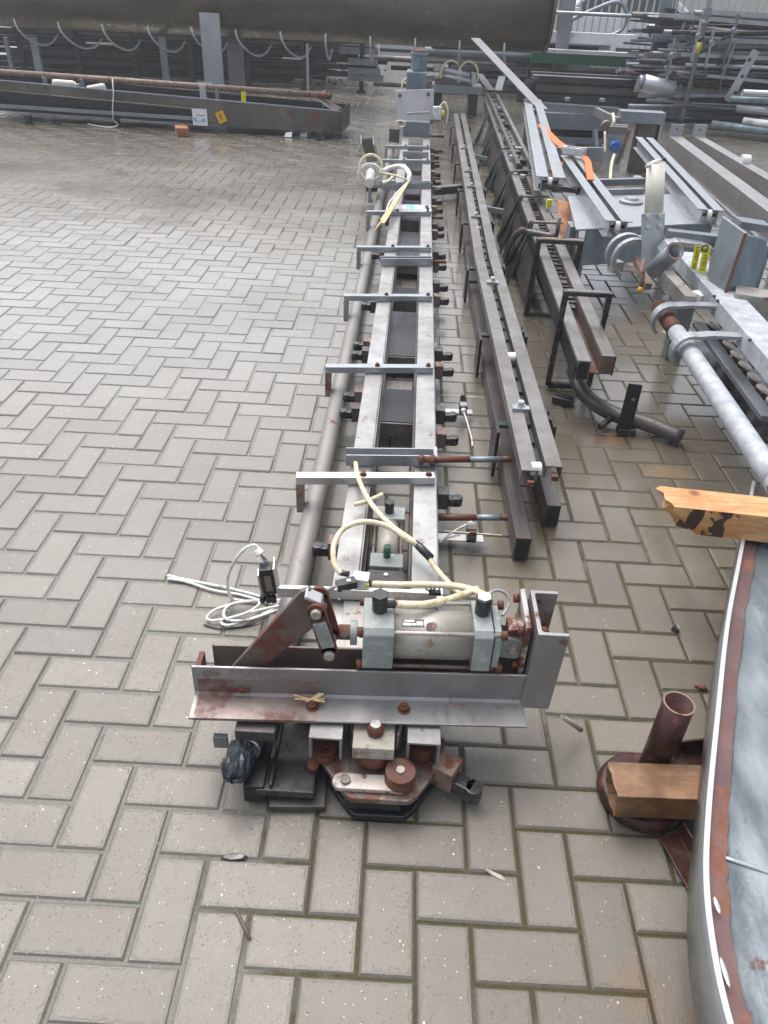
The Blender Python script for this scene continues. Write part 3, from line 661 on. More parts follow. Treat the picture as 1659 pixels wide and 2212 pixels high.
    MB().box((.702, -.405, .036), (.045, .2, .055)).build('side_block', 'dark', T, .003); MB().box((.738, -.4, .058), (.006, .205, .02)).build('side_fin', 'dark', T, .001)
    MB().box((.79, -.425, .014), (.12, .19, .018), rz=.06).build('skid_plate', 'darkbrown', T, .002)
    MB().lathe((.822, -.45, .065), (0, 0, 1), [(0, .013), (.01, .013)], 8).build('bolt', 'rustbolt', T)
    MB().box((.79, -.27, .12), (.06, .06, .1)).build('side_block', 'blackmetal', T, .004)
    MB().lathe((.727, -.25, .2), (1, 0, 0), [(0, .012), (.03, .014)], 10).build('black_stud', 'blackpl', T)
    # ------- second air cylinder lying between the rails -------
    yc = lambda y: V((.957, y, .128))
    C2 = MB().tube([yc(.2), yc(.36)], .034, 28).build('small_cylinder', 'barrel', T)
    MB().prof(yc(.36), yc(.425), [(-.048, -.04), (.048, -.04), (.048, .035), (-.048, .035)]).build('end_block', 'cylpaint', C2, .003)
    MB().prof(yc(.14), yc(.2), [(-.046, -.04), (.046, -.04), (.046, .03), (-.046, .03)]).build('end_block', 'cylpaint', C2, .003)
    for sx_ in (-1, 1):
        MB().tube([yc(.12)+V((.039*sx_, 0, .02)), yc(.43)+V((.039*sx_, 0, .02))], .0045, 8).build('tie_rod', 'arm', C2)
        MB().cyl(yc(.118)+V((.036*sx_, 0, .012)), yc(.135)+V((.036*sx_, 0, .012)), .012, 6).build('nut', 'rustbolt', C2)
    MB().cyl(yc(.185)+V((0, 0, .03)), yc(.185)+V((0, 0, .065)), .0105, 14).build('air_port', 'green', C2)
    f = MB(); f.cyl(yc(.395)+V((.0, 0, .034)), yc(.395)+V((0, 0, .062)), .014, 14); f.cyl(yc(.395)+V((0, 0, .062)), yc(.395)+V((0, 0, .072)), .016, 6); f.build('port_fitting', 'blackpl', C2, .001)
    MB().box(yc(.045)+V((0, 0, .022)), (.098, .15, .022)).build('slide_block', 'blackmetal', T, .002)
    MB().cyl(yc(.1)+V((0, 0, .033)), yc(.1)+V((0, 0, .036)), .006, 12).build('screw', 'alu', T)
    # aluminium angle across the rails with screws
    g = MB(); a, b = at(600, 1290, .18), at(955, 1302, .18)
    g.prof(a, b, [(-.045, 0), (0, 0), (0, .03), (-.002, .03), (-.0025, .0025), (-.045, .0025)][::1]);
    ca = g.build('cross_angle', 'alu', T)
    g = MB()
    for xx in (733, 915): g.mark().ball(at(xx, 1293, .184), .0065, 10, (1, 1, .5))
    g.build('screw', 'barrel', ca)
    MB().box(at(949, 1290, .19), (.016, .05, .03)).build('angle_tab', 'paper', ca, .001)
    return T, B, ax
CONV, Bm, axm = machine()

# ------- switches, cables and hoses on the conveyor -------
def conv_bits():
    T = CONV
    # left limit switch with open cable entry
    c = at(580, 1262, .15)
    r3 = Matrix.Rotation(.1, 3, 'Z')@Matrix.Rotation(-.1, 3, 'Y')
    s = MB().box(c+V((0, 0, .02)), (.036, .036, .085), R3=r3).build('limit_switch', 'blackpl', T, .003)
    MB().box(c+V((.0215, .004, .02)), (.004, .05, .1), R3=r3).build('switch_bracket', 'alu', s)
    MB().box(c+V((.004, -.0195, .018)), (.017, .002, .05), R3=r3).build('switch_label', 'tanrust', s)
    MB().box(c+V((-.021, .0, .0)), (.004, .03, .08), R3=r3).build('switch_bracket', 'alu', s)
    g = MB()
    for dx in (-.016, .0, .014): g.mark().lathe(c+V((dx, -.012, -.05)), (0, 0, 1), [(0, .008), (.02, .008)], 8)
    g.build('switch_foot', 'blackmetal', s)
    MB().cyl(c+V((.003, .006, .062)), c+V((.003, .006, .0635)), .009, 14).build('cable_entry', 'dark', s)
    t = [c+V((-.008, .01, .06)), at(562, 1192, .235), at(551, 1178, .25), at(528, 1186, .25), at(505, 1215, .2), at(492, 1250, .12), at(496, 1285, .03), at(515, 1297, .008), at(560, 1300, .008)]
    hose(t, .0042).build('switch_cable', 'cable', s)
    g = at(556, 1187, .245); MB().lathe(g, (at(565, 1200, .23)-g), [(0, .0095), (.008, .0095), (.009, .012), (.015, .012)], 10).build('cable_gland', 'whitepl', s)
    for k, (dx, col) in enumerate(((-.004, 'blue'), (.0, 'rustbolt'), (.004, 'green'))): hose([c+V((-.004+dx, .008, .063)), c+V((-.008+dx, .012, .075)), at(564, 1200, .232)], .0012, 6, 4).build('wire', col, s)
    # tangle of white cable lying on the paving
    random.seed(11)
    def gl(x, y, z=.006): return at(x, y, z)
    hose([gl(362, 1243), gl(400, 1252), gl(450, 1262), gl(500, 1272), gl(560, 1288), gl(590, 1300), gl(640, 1302, .05)], .0042).build('loose_cable', 'cable', T)
    hose([gl(362, 1250), gl(400, 1256), gl(460, 1275), gl(520, 1285), gl(570, 1300), gl(600, 1308), gl(560, 1330), gl(500, 1350, .012), gl(478, 1345), gl(500, 1335), gl(560, 1318, .02), gl(620, 1305, .05)], .0042).build('loose_cable', 'cable', T)
    hose([gl(640, 1300, .07), gl(590, 1296, .03), gl(530, 1300, .02), gl(470, 1315, .014), gl(447, 1335, .01), gl(470, 1340, .01), gl(530, 1325, .016), gl(560, 1305, .02), gl(548, 1298, .02), gl(500, 1305, .022), gl(483, 1325, .02), gl(497, 1340, .02), gl(540, 1338, .02), gl(600, 1318, .04), gl(650, 1305, .07)], .0042).build('loose_cable', 'cable', T)
    hose([gl(440, 1349, .003), gl(470, 1357, .003), gl(505, 1356, .003), gl(540, 1350, .003), gl(580, 1330, .01)], .0022).build('thin_wire', 'blackpl', T)
    # roller valve in the middle
    c = at(748, 1262, .215); r3 = Matrix.Rotation(.42, 3, 'Z')
    v = MB().box(c, (.052, .026, .022), R3=r3).build('sensor_head', 'blackpl', T, .002)
    MB().lathe(c+V((.006, 0, .011)), (0, 0, 1), [(0, .0055), (.003, .0055)], 14).build('screw', 'alu', v); hose([c+V((-.028, -.012, 0)), c+V((-.06, -.03, -.004)), c+V((-.09, -.04, -.012))], .005).build('sensor_lead', 'greycable', v)
    c2 = at(780, 1253, .21); MB().box(c2, (.042, .036, .03), rz=-.1).build('valve_body', 'whitepl', T, .002)
    f1 = at(737, 1240, .215); MB().cyl(f1+V((.02, .0, 0)), f1+V((-.004, .006, .0)), .008, 10).build('hose_fitting', 'blackpl', T)
    f2 = at(797, 1260, .21); MB().cyl(f2, f2+V((.02, 0, 0)), .009, 10).build('hose_fitting', 'blackpl', T); MB().box(f2+V((-.003, -.008, .0)), (.008, .008, .01)).build('lock_tab', 'yellow', T)
    # hoses
    h = [(768, 1000, .2), (775, 1035, .2), (800, 1085, .225), (845, 1135, .23), (903, 1178, .215), (945, 1232, .2), (975, 1265, .19), (993, 1283, .185)]
    hose([at(*q) for q in h], .0075, 10).build('air_hose', 'cream', T)
    hose([at(737, 1240, .215), at(722, 1215, .23), at(722, 1175, .25), at(745, 1140, .26), at(790, 1127, .26), at(840, 1138, .25), at(880, 1165, .235), at(903, 1178, .22)], .0075, 10).build('air_hose', 'cream', T)
    a, b = at(897, 1172, .222), at(930, 1205, .212); MB().tube([a, a*.7+b*.3, b], [.009, .0115, .0115], 12).build('hose_connector', 'blackpl', T)
    hose([at(765, 1090, .2), at(795, 1082, .21), at(826, 1068, .21)], .007, 10).build('air_hose', 'cream', T)
    hose([at(805, 1261, .21), at(860, 1263, .225), at(920, 1263, .24), at(985, 1266, .27), at(1035, 1280, .33), at(1058, 1300, .39), axm(1.17)+V((0, .018, .1))], .0085, 10).build('air_hose', 'cream', T)
    hose([axm(.985)+V((0, .01, .075)), at(905, 1307, .39), at(955, 1299, .37), at(1000, 1285, .33), at(1030, 1272, .29)], .0085, 10).build('air_hose', 'cream', T)
    p = at(940, 1270, .235); g = MB(); g.tube([p+V((.011*math.cos(a), .0, .012*math.sin(a))) for a in [k*.628 for k in range(11)]], .002, 6); g.tube([p+V((-.012+.011*math.cos(a), .0, .012*math.sin(a))) for a in [k*.628 for k in range(11)]], .002, 6); g.box(p+V((0, -.004, -.012)), (.03, .012, .01)); g.build('hose_clip', 'blackpl', T)
    hose([at(1045, 1318, .2), at(1050, 1290, .19), at(1072, 1275, .17), at(1095, 1285, .15), at(1098, 1310, .13), at(1085, 1330, .12)], .0042, 8).build('cable_loop', 'greycable', T)
    # limit switches on small plates right of the bed
    def whisker(c, flip, lead):
        c = V(c)
        pl = MB().box((c.x-.035, c.y, .03), (.15, .035, .004)).build('switch_plate', 'alu', T)
        s_ = MB().box(c+V((0, 0, 0)), (.03, .055, .035)).build('limit_switch', 'blackpl', T, .003); MB().box(c+V((0, .012*flip, .019)), (.029, .035, .008)).build('switch_lid', 'greyplast', s_, .002)
        q = c+V((0, -.04*flip, .005)); MB().lathe(q, (0, 0, 1), [(0, .012), (.02, .012)], 12).build('switch_head', 'blackmetal', s_)
        k_ = c+V((0, -.04*flip, .03)); hose([k_+V((-.09, .002, 0)), k_, k_+V((.09, -.003, 0))], .0022, 6, 2).build('whisker_rod', 'cream', s_)
        MB().box(k_, (.02, .01, .012)).build('whisker_clamp', 'rustbolt', s_)
        e = c+V((0, .03*flip, .004)); MB().lathe(e, (0, flip, 0), [(0, .011), (.02, .009)], 12).build('cable_gland', 'whitepl', s_)
        hose([e+V((0, .018*flip, 0))]+[V(q_) for q_ in lead], .0035, 8).build('switch_cable', 'cable', s_)
    c = at(1000, 880, .05); whisker(c, -1, [c+V((.012, -.1, -.01)), c+V((.028, -.19, -.035)), c+V((.03, -.24, -.044))])
    c = at(1018, 1152, .05); whisker(c, 1, [c+V((-.03, .03, -.0)), c+V((-.07, .0, -.01)), c+V((-.1, -.03, -.02))])
    a = at(1215, 1548, .12); b = at(1255, 1577, .03); MB().tube([a, b], .006, 8).build('loose_rod', 'block', T)
    # far end: gearbox box, motor, switch and cable stub
    D = V((0, 0, 0)); by = 7.15
    a1, a2, a3, a4 = aty(852, 196, by+.25), aty(938, 193, by+.25), aty(934, 292, by), aty(862, 294, by)
    pl = MB().sheet([a4, a3, a2, a1], .012, (0, .9, .3)).build('gearbox_plate', 'post', T, .002)
    g = MB()
    for (x_, y_) in ((864, 206), (925, 203), (932, 262), (866, 262)): g.bolt(aty(x_, y_, by+.2 if y_ < 240 else by+.07)+V((0, -.03, 0)), (0, -1, .3), .015, .015)
    g.build('bolt', 'darkbrown', pl)
    MB().bar(aty(878, 245, by)-V((0, .02, 0)), aty(926, 243, by)-V((0, .02, 0)), .03, .02).build('ledge', 'galv', pl); MB().box(aty(900, 270, by)+V((0, -.04, -.03)), (.26, .1, .14)).build('guard_box', 'galvdark', T, .003)
    m0 = aty(898, 190, 7.6); gx = MB().box(m0+V((0, .1, -.1)), (.2, .3, .5)).build('gearbox', 'bluegalv', T, .01)
    q = MB(); 
    for k in range(8): a = 2*math.pi*k/8
    MB().box(m0+V((.02, .02, .07)), (.13, .12, .16)).build('motor_terminal_box', 'post', T, .008)
    q.lathe(m0+V((.02, .13, .15)), (0, 0, 1), [(-.15, .1), (-.1, .1), (-.09, .085), (.13, .085), (.14, .095), (.17, .09)], 8); q.build('motor', 'bluegalv', T, .006)
    MB().lathe(m0+V((.02, .13, .32)), (0, 0, 1), [(0, .09), (.012, .085)], 8).build('motor_cap', 'rustbolt', T)
    hose([m0+V((-.05, -.02, .1)), m0+V((-.13, -.03, .06)), m0+V((-.15, -.04, -.06))], .01).build('motor_cable', 'cream', T)
    s = aty(944, 244, 7.3); sw = MB().box(s, (.09, .07, .12)).build('isolator_switch', 'whitepl', T, .008); MB().lathe(s+V((.045, -.01, 0)), (1, 0, 0), [(0, .03), (.03, .026)], 12).build('switch_knob', 'yellow', sw)
    hose([s+V((.02, 0, .06)), s+V((.07, 0, .1)), s+V((.11, -.03, .02)), s+V((.1, -.05, -.1))], .007).build('switch_cable', 'cream', sw)
    for k, (x_, y_) in enumerate(((865, 268),)): 
        p = aty(x_, y_, 7.05); g = MB(); g.tube([p+V((.05*math.cos(a), 0, .03*math.sin(a))) for a in [i*.524 for i in range(13)]], .009, 8); g.build('cable_ring', 'cream', T)
    MB().box(aty(852, 290, 6.9), (.1, .2, .12)).build('pipe_end_block', 'darkbrown', T, .004)
    for z_ in (.06, .2): MB().cyl(V((1.15, 7.0, z_)), V((1.3, 7.0, z_)), .014, 10).build('side_stud', 'darkbrown', T)
    # valve cluster on the left arm of the far strap
    c = at(800, 375, .26); vb = MB().tube([c+V((0, -.1, -.05)), c+V((0, .08, .0))], .035, 16).build('filter_bowl', 'whitepl', T); MB().box(c+V((0, .1, .02)), (.08, .06, .06)).build('filter_head', 'galvlight', T, .004)
    MB().box(at(803, 402, .15), (.09, .06, .07)).build('filter_foot', 'blackpl', T, .003); MB().box(at(822, 378, .2), (.03, .03, .09)).build('filter_tag', 'ltblue', T)
    def ring(c_, rx, rz, r_, mt, n_=20, tilt=.3):
        hose([c_+V((rx*math.cos(a), tilt*rz*math.sin(a), rz*math.sin(a))) for a in [i*2*math.pi/n_ for i in range(n_+1)]], r_, 8, 2).build('air_hose', mt, T)
    ring(at(801, 362, .3), .085, .085, .011, 'cream'); ring(at(799, 378, .24), .09, .075, .008, 'cable'); ring(at(797, 380, .25), .075, .065, .006, 'greycable')
    hose([at(820, 373, .27), at(845, 362, .28), at(870, 360, .3), at(884, 375, .3), at(882, 392, .26)], .018, 10).build('cable_bundle', 'whitepl', T)
    hose([at(882, 392, .26), at(862, 412, .25), at(840, 440, .23), at(834, 463, .2)], .006).build('air_hose', 'whitepl', T); hose([at(882, 392, .26), at(865, 415, .25), at(846, 442, .23), at(840, 462, .2)], .006).build('air_hose', 'whitepl', T)
    hose([at(818, 372, .27), at(850, 378, .28), at(878, 388, .26)], .007).build('air_hose', 'cream', T); hose([at(828, 395, .22), at(838, 392, .24), at(850, 380, .25)], .012).build('air_hose', 'cream', T)
    # fork bracket standing at the left
    a = at(793, 302, .36); g = MB(); p0 = at(806, 352, .1)
    for dx in (-.052, .052): g.mark().bar(a+V((dx, 0, 0)), V((p0.x+dx, p0.y, .12)), .012, .07, up=V((0, 1, 0)))
    g.build('tilted_bracket', 'galvlight', T); MB().bar(a, V((p0.x, p0.y, .12)), .09, .02, up=V((0, 1, 0))).build('bracket_web', 'blackpl', T)
    MB().bar(at(795, 395, .17), at(852, 392, .17), .05, .02).build('bracket_arm', 'galv', T)
    # side arm reaching towards the second track
    a, b = at(940, 412, .08), at(1003, 406, .08); MB().bar(a, b, .07, .06).build('side_arm', 'midsteel', T, .002)
conv_bits()

# loose wood lying on the conveyor
def lath():
    a, b, c = at(884, 392, .27), at(822, 488, .215), at(824, 505, .2)
    d, s, u = frame(b-a)
    g = MB(); W = .02
    g.add([a-s*.006, a+s*.006, b+s*W+d*-.1, b+s*.004-d*.06, b-s*.001-d*.02, b-s*.018-d*.03, b-s*W-d*.12]+[p+u*.012 for p in (a-s*.006, a+s*.006, b+s*W+d*-.1, b+s*.004-d*.06, b-s*.001-d*.02, b-s*.018-d*.03, b-s*W-d*.12)],
          [(6, 5, 4, 3, 2, 1, 0), (7, 8, 9, 10, 11, 12, 13)]+[(i, (i+1) % 7, 7+(i+1) % 7, 7+i) for i in range(7)])
    g.add([b+s*W-d*.25, b+s*.002-d*.2, b+s*.014+d*.14, b+s*W-d*.25+u*.008, b+s*.002-d*.2+u*.008, b+s*.014+d*.14+u*.006], [(0, 2, 1), (3, 4, 5), (0, 1, 4, 3), (1, 2, 5, 4), (2, 0, 3, 5)])
    g.build('wood_lath', 'woodlath', None, label='pale splintered wooden lath lying across the pipe and left rail of the long conveyor', category='wood')
lath()
def splinter():
    g = MB(); c = Bm(.812, -.388, .198); random.seed(3)
    for (a, l, w_) in ((.15, .028, .003), (-.15, .03, .004), (2.9, .04, .003), (3.2, .035, .003), (.6, .03, .007), (.9, .026, .006), (-2.7, .012, .003)):
        d = V((math.cos(a), math.sin(a), random.uniform(-.05, .15))); g.bar(c, c+d*l, w_, .002)
    g.build('wood_splinter', 'woodlath', None, label='small torn splinter of pale wood on the near rust stained angle beam', category='wood splinter')
splinter()
def ribbon(pts, wdir, width, th, g=None):       # flat bar bent along pts, width along wdir
    g = g or MB(); pts = [V(p) for p in pts]; w_ = V(wdir).normalized()*width/2; n = len(pts); vs = []
    for i, p in enumerate(pts):
        d = (pts[min(i+1, n-1)]-pts[max(i-1, 0)]).normalized(); nn = d.cross(w_).normalized()*th/2
        vs += [p-w_-nn, p+w_-nn, p+w_+nn, p-w_+nn]
    fs = [(3, 2, 1, 0), tuple(4*(n-1)+k for k in range(4))]
    for i in range(n-1):
        for k in range(4): fs.append((4*i+k, 4*i+(k+1) % 4, 4*i+4+(k+1) % 4, 4*i+4+k))
    return g.add(vs, fs, False)
CH = lambda w_, h_, t: [(-w_/2, 0), (-w_/2, -h_), (-w_/2+t, -h_), (-w_/2+t, -t), (w_/2-t, -t), (w_/2-t, -h_), (w_/2, -h_), (w_/2, 0)]
# ================= second track: chain running between two grey rails =================
def track2():
    T = thing('chain_track', 'long narrow grey track of twin bars with a chain between, second from the left', 'conveyor track', (1.45, .5, 0))
    Z = .25
    KY = [(.55, 1.4225), (2.75, 1.411), (8.31, 1.504)]
    def cx(y):
        for (ya, xa), (yb, xb) in zip(KY, KY[1:]):
            if y <= yb: return xa+(xb-xa)*(y-ya)/(yb-ya)
        return xb
    segs = [((cx(a)+o, a+o*.4), (cx(b)+o, b+o*.4)) for o in (-.0395, .0395) for a, b in ((.55, 2.74), (2.745, 8.31))]
    for (a, b) in segs:
        MB().prof((*a, Z), (*b, Z), [(-.026, 0), (-.026, -.042), (-.021, -.042), (-.021, -.005), (.021, -.005), (.021, -.042), (.026, -.042), (.026, 0)]).build('rail', 'midsteel', T, .001)
    def mid(t, z=Z): return V((cx(.55+7.76*t), .55+7.76*t, z))
    MB().bar(mid(.01, .2), mid(.282, .2), .03, .006).build('chain_bed', 'dark', T); MB().bar(mid(.284, .2), mid(1, .2), .03, .006).build('chain_bed', 'dark', T)
    for i in range(60):
        t = .015+i*.0164; c = mid(t, .222)
        MB().bar(c-V((0, .045, 0)), c+V((0, .045, 0)), .01 if i % 2 else .018, .012).build('chain_link', 'dark', T)
    # rollers and clamp plates across the gap
    for (x, y, m_) in ((1157, 1012, 'whitepl'), (1104, 772, 'whitepl'), (1033, 497, 'midsteel')):
        c = at(x, y, Z-.012); MB().cyl(c+V((-.0155, -.002, 0)), c+V((.0155, .001, 0)), .021, 20).build('guide_roller', m_, T, .001)
    for k, (x, y) in enumerate(((1125, 882), (1064, 610), (1028, 468), (1018, 403), (1012, 370), (1003, 320))):
        c = at(x, y, Z+.006); cl = MB().box(c, (.06, .03, .012), rz=-.02).build('clamp_plate', 'galv' if k < 2 else 'galvdark', T, .001)
        MB().bolt(c+V((0, .012, .006)), (0, 0, 1), .012, .014, True).build('bolt', 'galvlight', cl)
    # lower runners on the paving and the side hangers
    lr = [((1.372, .40), (1.362, 2.8)), ((1.492, .59), (1.475, 2.8)), ((1.362, 2.85), (1.455, 8.2)), ((1.475, 2.85), (1.565, 8.2))]
    for (a, b) in lr:
        MB().tube([(*a, .055), (*b, .055)], .01, 4); g = MB().prof((*a, .06), (*b, .06), [(-.024, -.055), (.024, -.055), (.024, .028), (-.024, .028)]); g.build('runner', 'darkbrown', T, .002)
        MB().prof((a[0], a[1]-.003, .06), (a[0], a[1]+.001, .06), [(-.019, -.048), (.019, -.048), (.019, .021), (-.019, .021)]).build('end_shade', 'dark', T)  # dark sheet stands in for the shade inside a hollow runner
    for i, y in enumerate((.92, 1.75, 2.7, 3.65, 4.6, 5.6, 6.6, 7.6)):
        t = (y-.55)/7.76; c = mid(t)
        for s in (-1, 1):
            g = MB(); yy = y+(.06 if s > 0 else 0); xx = c.x+s*.092
            g.box((xx-s*.01, yy, .2), (.05, .035, .012)); g.box((xx+s*.01, yy, .115), (.012, .14 if i < 2 else .1, .18))
            g.build('side_hanger', 'dark', T, .001)
    e = mid(-.004, .225)
    for s in (-1, 1): MB().box(e+V((s*.04, -.002+.02*s, 0)), (.02, .012, .016)).build('end_rust', 'rustbolt', T)
    for y in (4.0, 5.9):
        c = mid((y-.55)/7.76, .22); g = MB().bar(c+V((.04, 0, 0)), c+V((.19, .02, -.02)), .02, .03); g.build('side_stub', 'galv', T, .001)
track2()
# ================= third: dark chain conveyor with hoops =================
def conveyor3():
    T = thing('dark_chain_conveyor', 'dark rusty chain conveyor with black hoops and trestles, third from the left', 'conveyor', (1.75, 1.5, 0))
    a = V((1.675, 1.26, .31)); a2 = V((1.775, 1.38, .31)); b = V((1.70+.13, 8.55, .38)); b2 = V((1.93, 8.75, .38))
    def P(t, off=0, z=0): return V((1.722+.152*t+off, 1.32+7.3*t, .31+.07*t+z))
    pr = lambda s: [(-.028*s, 0), (.028*s, 0), (.028*s, -.075), (.022*s, -.075), (.022*s, -.006), (-.028*s, -.006)]
    for s in (-1, 1):
        st = -.008 if s < 0 else .0
        MB().prof(P(st, .052*s), P(1, .052*s), [(-.026, 0), (.026, 0), (.026, -.006), (-.02*s if s > 0 else .026, -.006), (-.02*s if s > 0 else .026, -.08), (-.026 if s > 0 else .02, -.08), (-.026 if s > 0 else .02, -.006), (-.026, -.006)]).build('rail', 'midsteel' , T, .001)
        MB().bar(P(st+.001, .028*s, -.045), P(1, .028*s, -.045), .006, .075).build('inner_web', 'arm', T)
        MB().bar(P(st+.001, .08*s, -.045), P(1, .08*s, -.045), .005, .08).build('outer_web', 'dark', T)
    MB().bar(P(.0, 0, -.075), P(1, 0, -.075), .06, .006).build('trough_floor', 'arm', T)
    for i in range(64):
        t = .085+i*.0142; c = P(t, 0, -.03+.008*(i % 2))
        g = MB().box(c, (.032 if i % 2 else .02, .085, .012)); g.box(c+V((0, .02, .008)), (.04, .02, .012)); g.build('chain_link', 'dark' if i % 3 else 'darkbrown', T, .001)
    # black rectangular hoops that carry the rails
    def hoop(xl, xr, y, zt, zb, y2=None, w_=.018, fl=False):
        g = MB(); lean = .0
        A, B_, C_, D_ = V((xl, y, zb)), V((xl+.01, y+lean, zt)), V((xr+.01, y+lean, zt)), V((xr, y, zb))
        g.bar(A, B_, w_, w_); g.bar(B_+V((-w_/2, 0, w_*.0)), C_+V((w_/2, 0, 0)), w_*1.6, w_*.8); g.bar(D_, C_, w_, w_); g.bar(A, D_, w_, w_)
        o = g.build('hoop', 'blackmetal', T, .002)
        MB().box((B_+C_)/2+V((0, 0, w_*.42)), ((xr-xl)*.96, w_*1.3, .003)).build('hoop_plate', 'midsteel' if not fl else 'tanrust', o)
    hoop(1.628, 1.808, 1.66, .438, .02, w_=.023); hoop(1.64, 1.855, 2.58, .4, .0, w_=.027, fl=True)
    # round-bar hoop with upright pin
    p = [at(1092, 560, .02), at(1097, 535, .15), at(1122, 500, .36), at(1140, 501, .37), at(1200, 512, .37)]
    MB().tube(spline(p, 5), .017, 10).build('bent_bar', 'darkbrown', T); q = at(1202, 512, .37); MB().tube([q, q+V((0, 0, .1))], .011, 8).build('upright_pin', 'arm', T)
    g = MB(); g.tube(spline([at(1090, 555, .02), at(1105, 562, .02), at(1130, 560, .02), at(1120, 549, .05)], 5), .02, 8); g.build('black_hook', 'blackmetal', T)
    # trestles of thin bars and brown side sheet
    for i, y in enumerate((3.1, 3.75, 4.55, 5.5, 6.6, 7.7)):
        xc = 1.722+.152*(y-1.32)/7.3
        g = MB()
        g.mark().bar((xc-.17, y, 0), (xc-.07, y, .36), .02, .012); g.mark().bar((xc-.16, y+.28, 0), (xc-.075, y+.02, .36), .02, .012)
        g.build('trestle_leg', 'galvdark' if i > 1 else 'darkbrown', T); MB().bar((xc-.07, y, .362), (xc+.1, y+.02, .362), .03, .01).build('trestle_head', 'midsteel', T)
        MB().sheet([(xc-.16, y+.1, .0), (xc-.1, y+.1, .15), (xc-.1, y+.38, .15), (xc-.16, y+.38, .0)], .006, (-1, 0, 0)).build('foot_plate', 'dark', T)
    MB().sheet([(1.64, 2.7, .04), (1.70, 2.7, .24), (1.80, 7.6, .26), (1.745, 7.6, .05)], .006, (-1, 0, 0)).build('side_sheet', 'darkbrown', T)
    MB().sheet([(1.755, 2.7, .04), (1.775, 2.7, .24), (1.88, 7.6, .26), (1.85, 7.6, .05)], .006, (1, 0, 0)).build('side_sheet', 'dark', T)
    # mixed brackets riding on the far half
    random.seed(4)
    for i in range(26):
        t = .42+i*.0225; c = P(t, random.uniform(-.03, .05), .02)
        MB().box(c, (random.uniform(.03, .09), random.uniform(.03, .07), random.uniform(.02, .05)), rz=random.uniform(-.6, .6)).build('chain_bracket', random.choice(['midsteel', 'galvdark', 'dark', 'galv']), T, .002)
    for s in (-1, 1): MB().bar(P(.46, .05*s+.03, .03), P(1.0, .05*s+.0, .05), .03, .04).build('upper_guide', 'darkbrown' if s < 0 else 'midsteel', T, .001)
    MB().bar(P(.98, -.02, .1), P(1.06, -.14, .2), .08, .01).build('end_guide', 'midsteel', T); MB().bar(P(.98, .06, .1), P(1.07, .14, .18), .08, .01).build('end_guide', 'galvdark', T)
    MB().box(at(1186, 440, .37)+V((0, 0, .0)), (.03, .03, .05)).build('lock_knob', 'yellowdim', T, .002)
    MB().bar(at(1165, 400, .44), at(1250, 411, .44), .06, .03).build('black_arm', 'blackmetal', T, .002)
    c = at(1190, 370, .42); MB().box(c, (.03, .03, .02)).build('orange_clip', 'strap', T, .003)
    # dark sheets standing in for shade in the rail ends, foot and the bent pipe with its flat tab
    for s in (-1, 1): MB().sheet([P(-.0085 if s < 0 else -.0005, .032*s, -.01), P(-.0085 if s < 0 else -.0005, .074*s, -.01), P(-.0085 if s < 0 else -.0005, .074*s, -.075), P(-.0085 if s < 0 else -.0005, .032*s, -.075)], .004, (0, 1, 0)).build('rail_end', 'arm' if s > 0 else 'dark', T)
    MB().bar((1.72, 1.5, .02), (1.64, 1.54, .02), .06, .03).build('shoe_foot', 'blackmetal', T, .004)
conveyor3()
def bent_pipe():
    T = thing('bent_pipe', 'short dark bent pipe with a flat upright tab lying on the paving', 'pipe', (1.9, 1.35, 0))
    P_ = [at(1238, 800, .1), at(1252, 836, .085), at(1280, 868, .055), at(1330, 896, .05), at(1400, 916, .045), at(1472, 945, .035)]
    MB().tube(spline(P_, 6), .031, 20, inner=.026).build('pipe_body', 'darkbrown', T)
    a, b = at(1345, 938, .01), at(1357, 830, .01)
    MB().bar(at(1346, 935, .012), at(1346, 935, .012)+V((.012, .03, .2)), .054, .014, up=V((0, 1, 0))).build('flat_tab', 'dark', T, .0015)
    c = at(1353, 846, .155); MB().cyl(at(1346, 935, .012)+V((.01, .009, .145)), at(1346, 935, .012)+V((.01, .0065, .145)), .006, 12).build('tab_hole', 'galv', T)
    c = at(1318, 905, .045); MB().tube([c, c+V((-.05, -.055, -.012))], .0125, 12, inner=.008).build('short_stub', 'dark', T); MB().box(at(1352, 930, .015), (.07, .05, .03)).build('tab_foot', 'blackmetal', T, .003)
    c = at(1447, 948, .02); MB().tube([c, c+V((.0, -.015, -.012))], .007, 8).build('small_stud', 'dark', T)
bent_pipe()
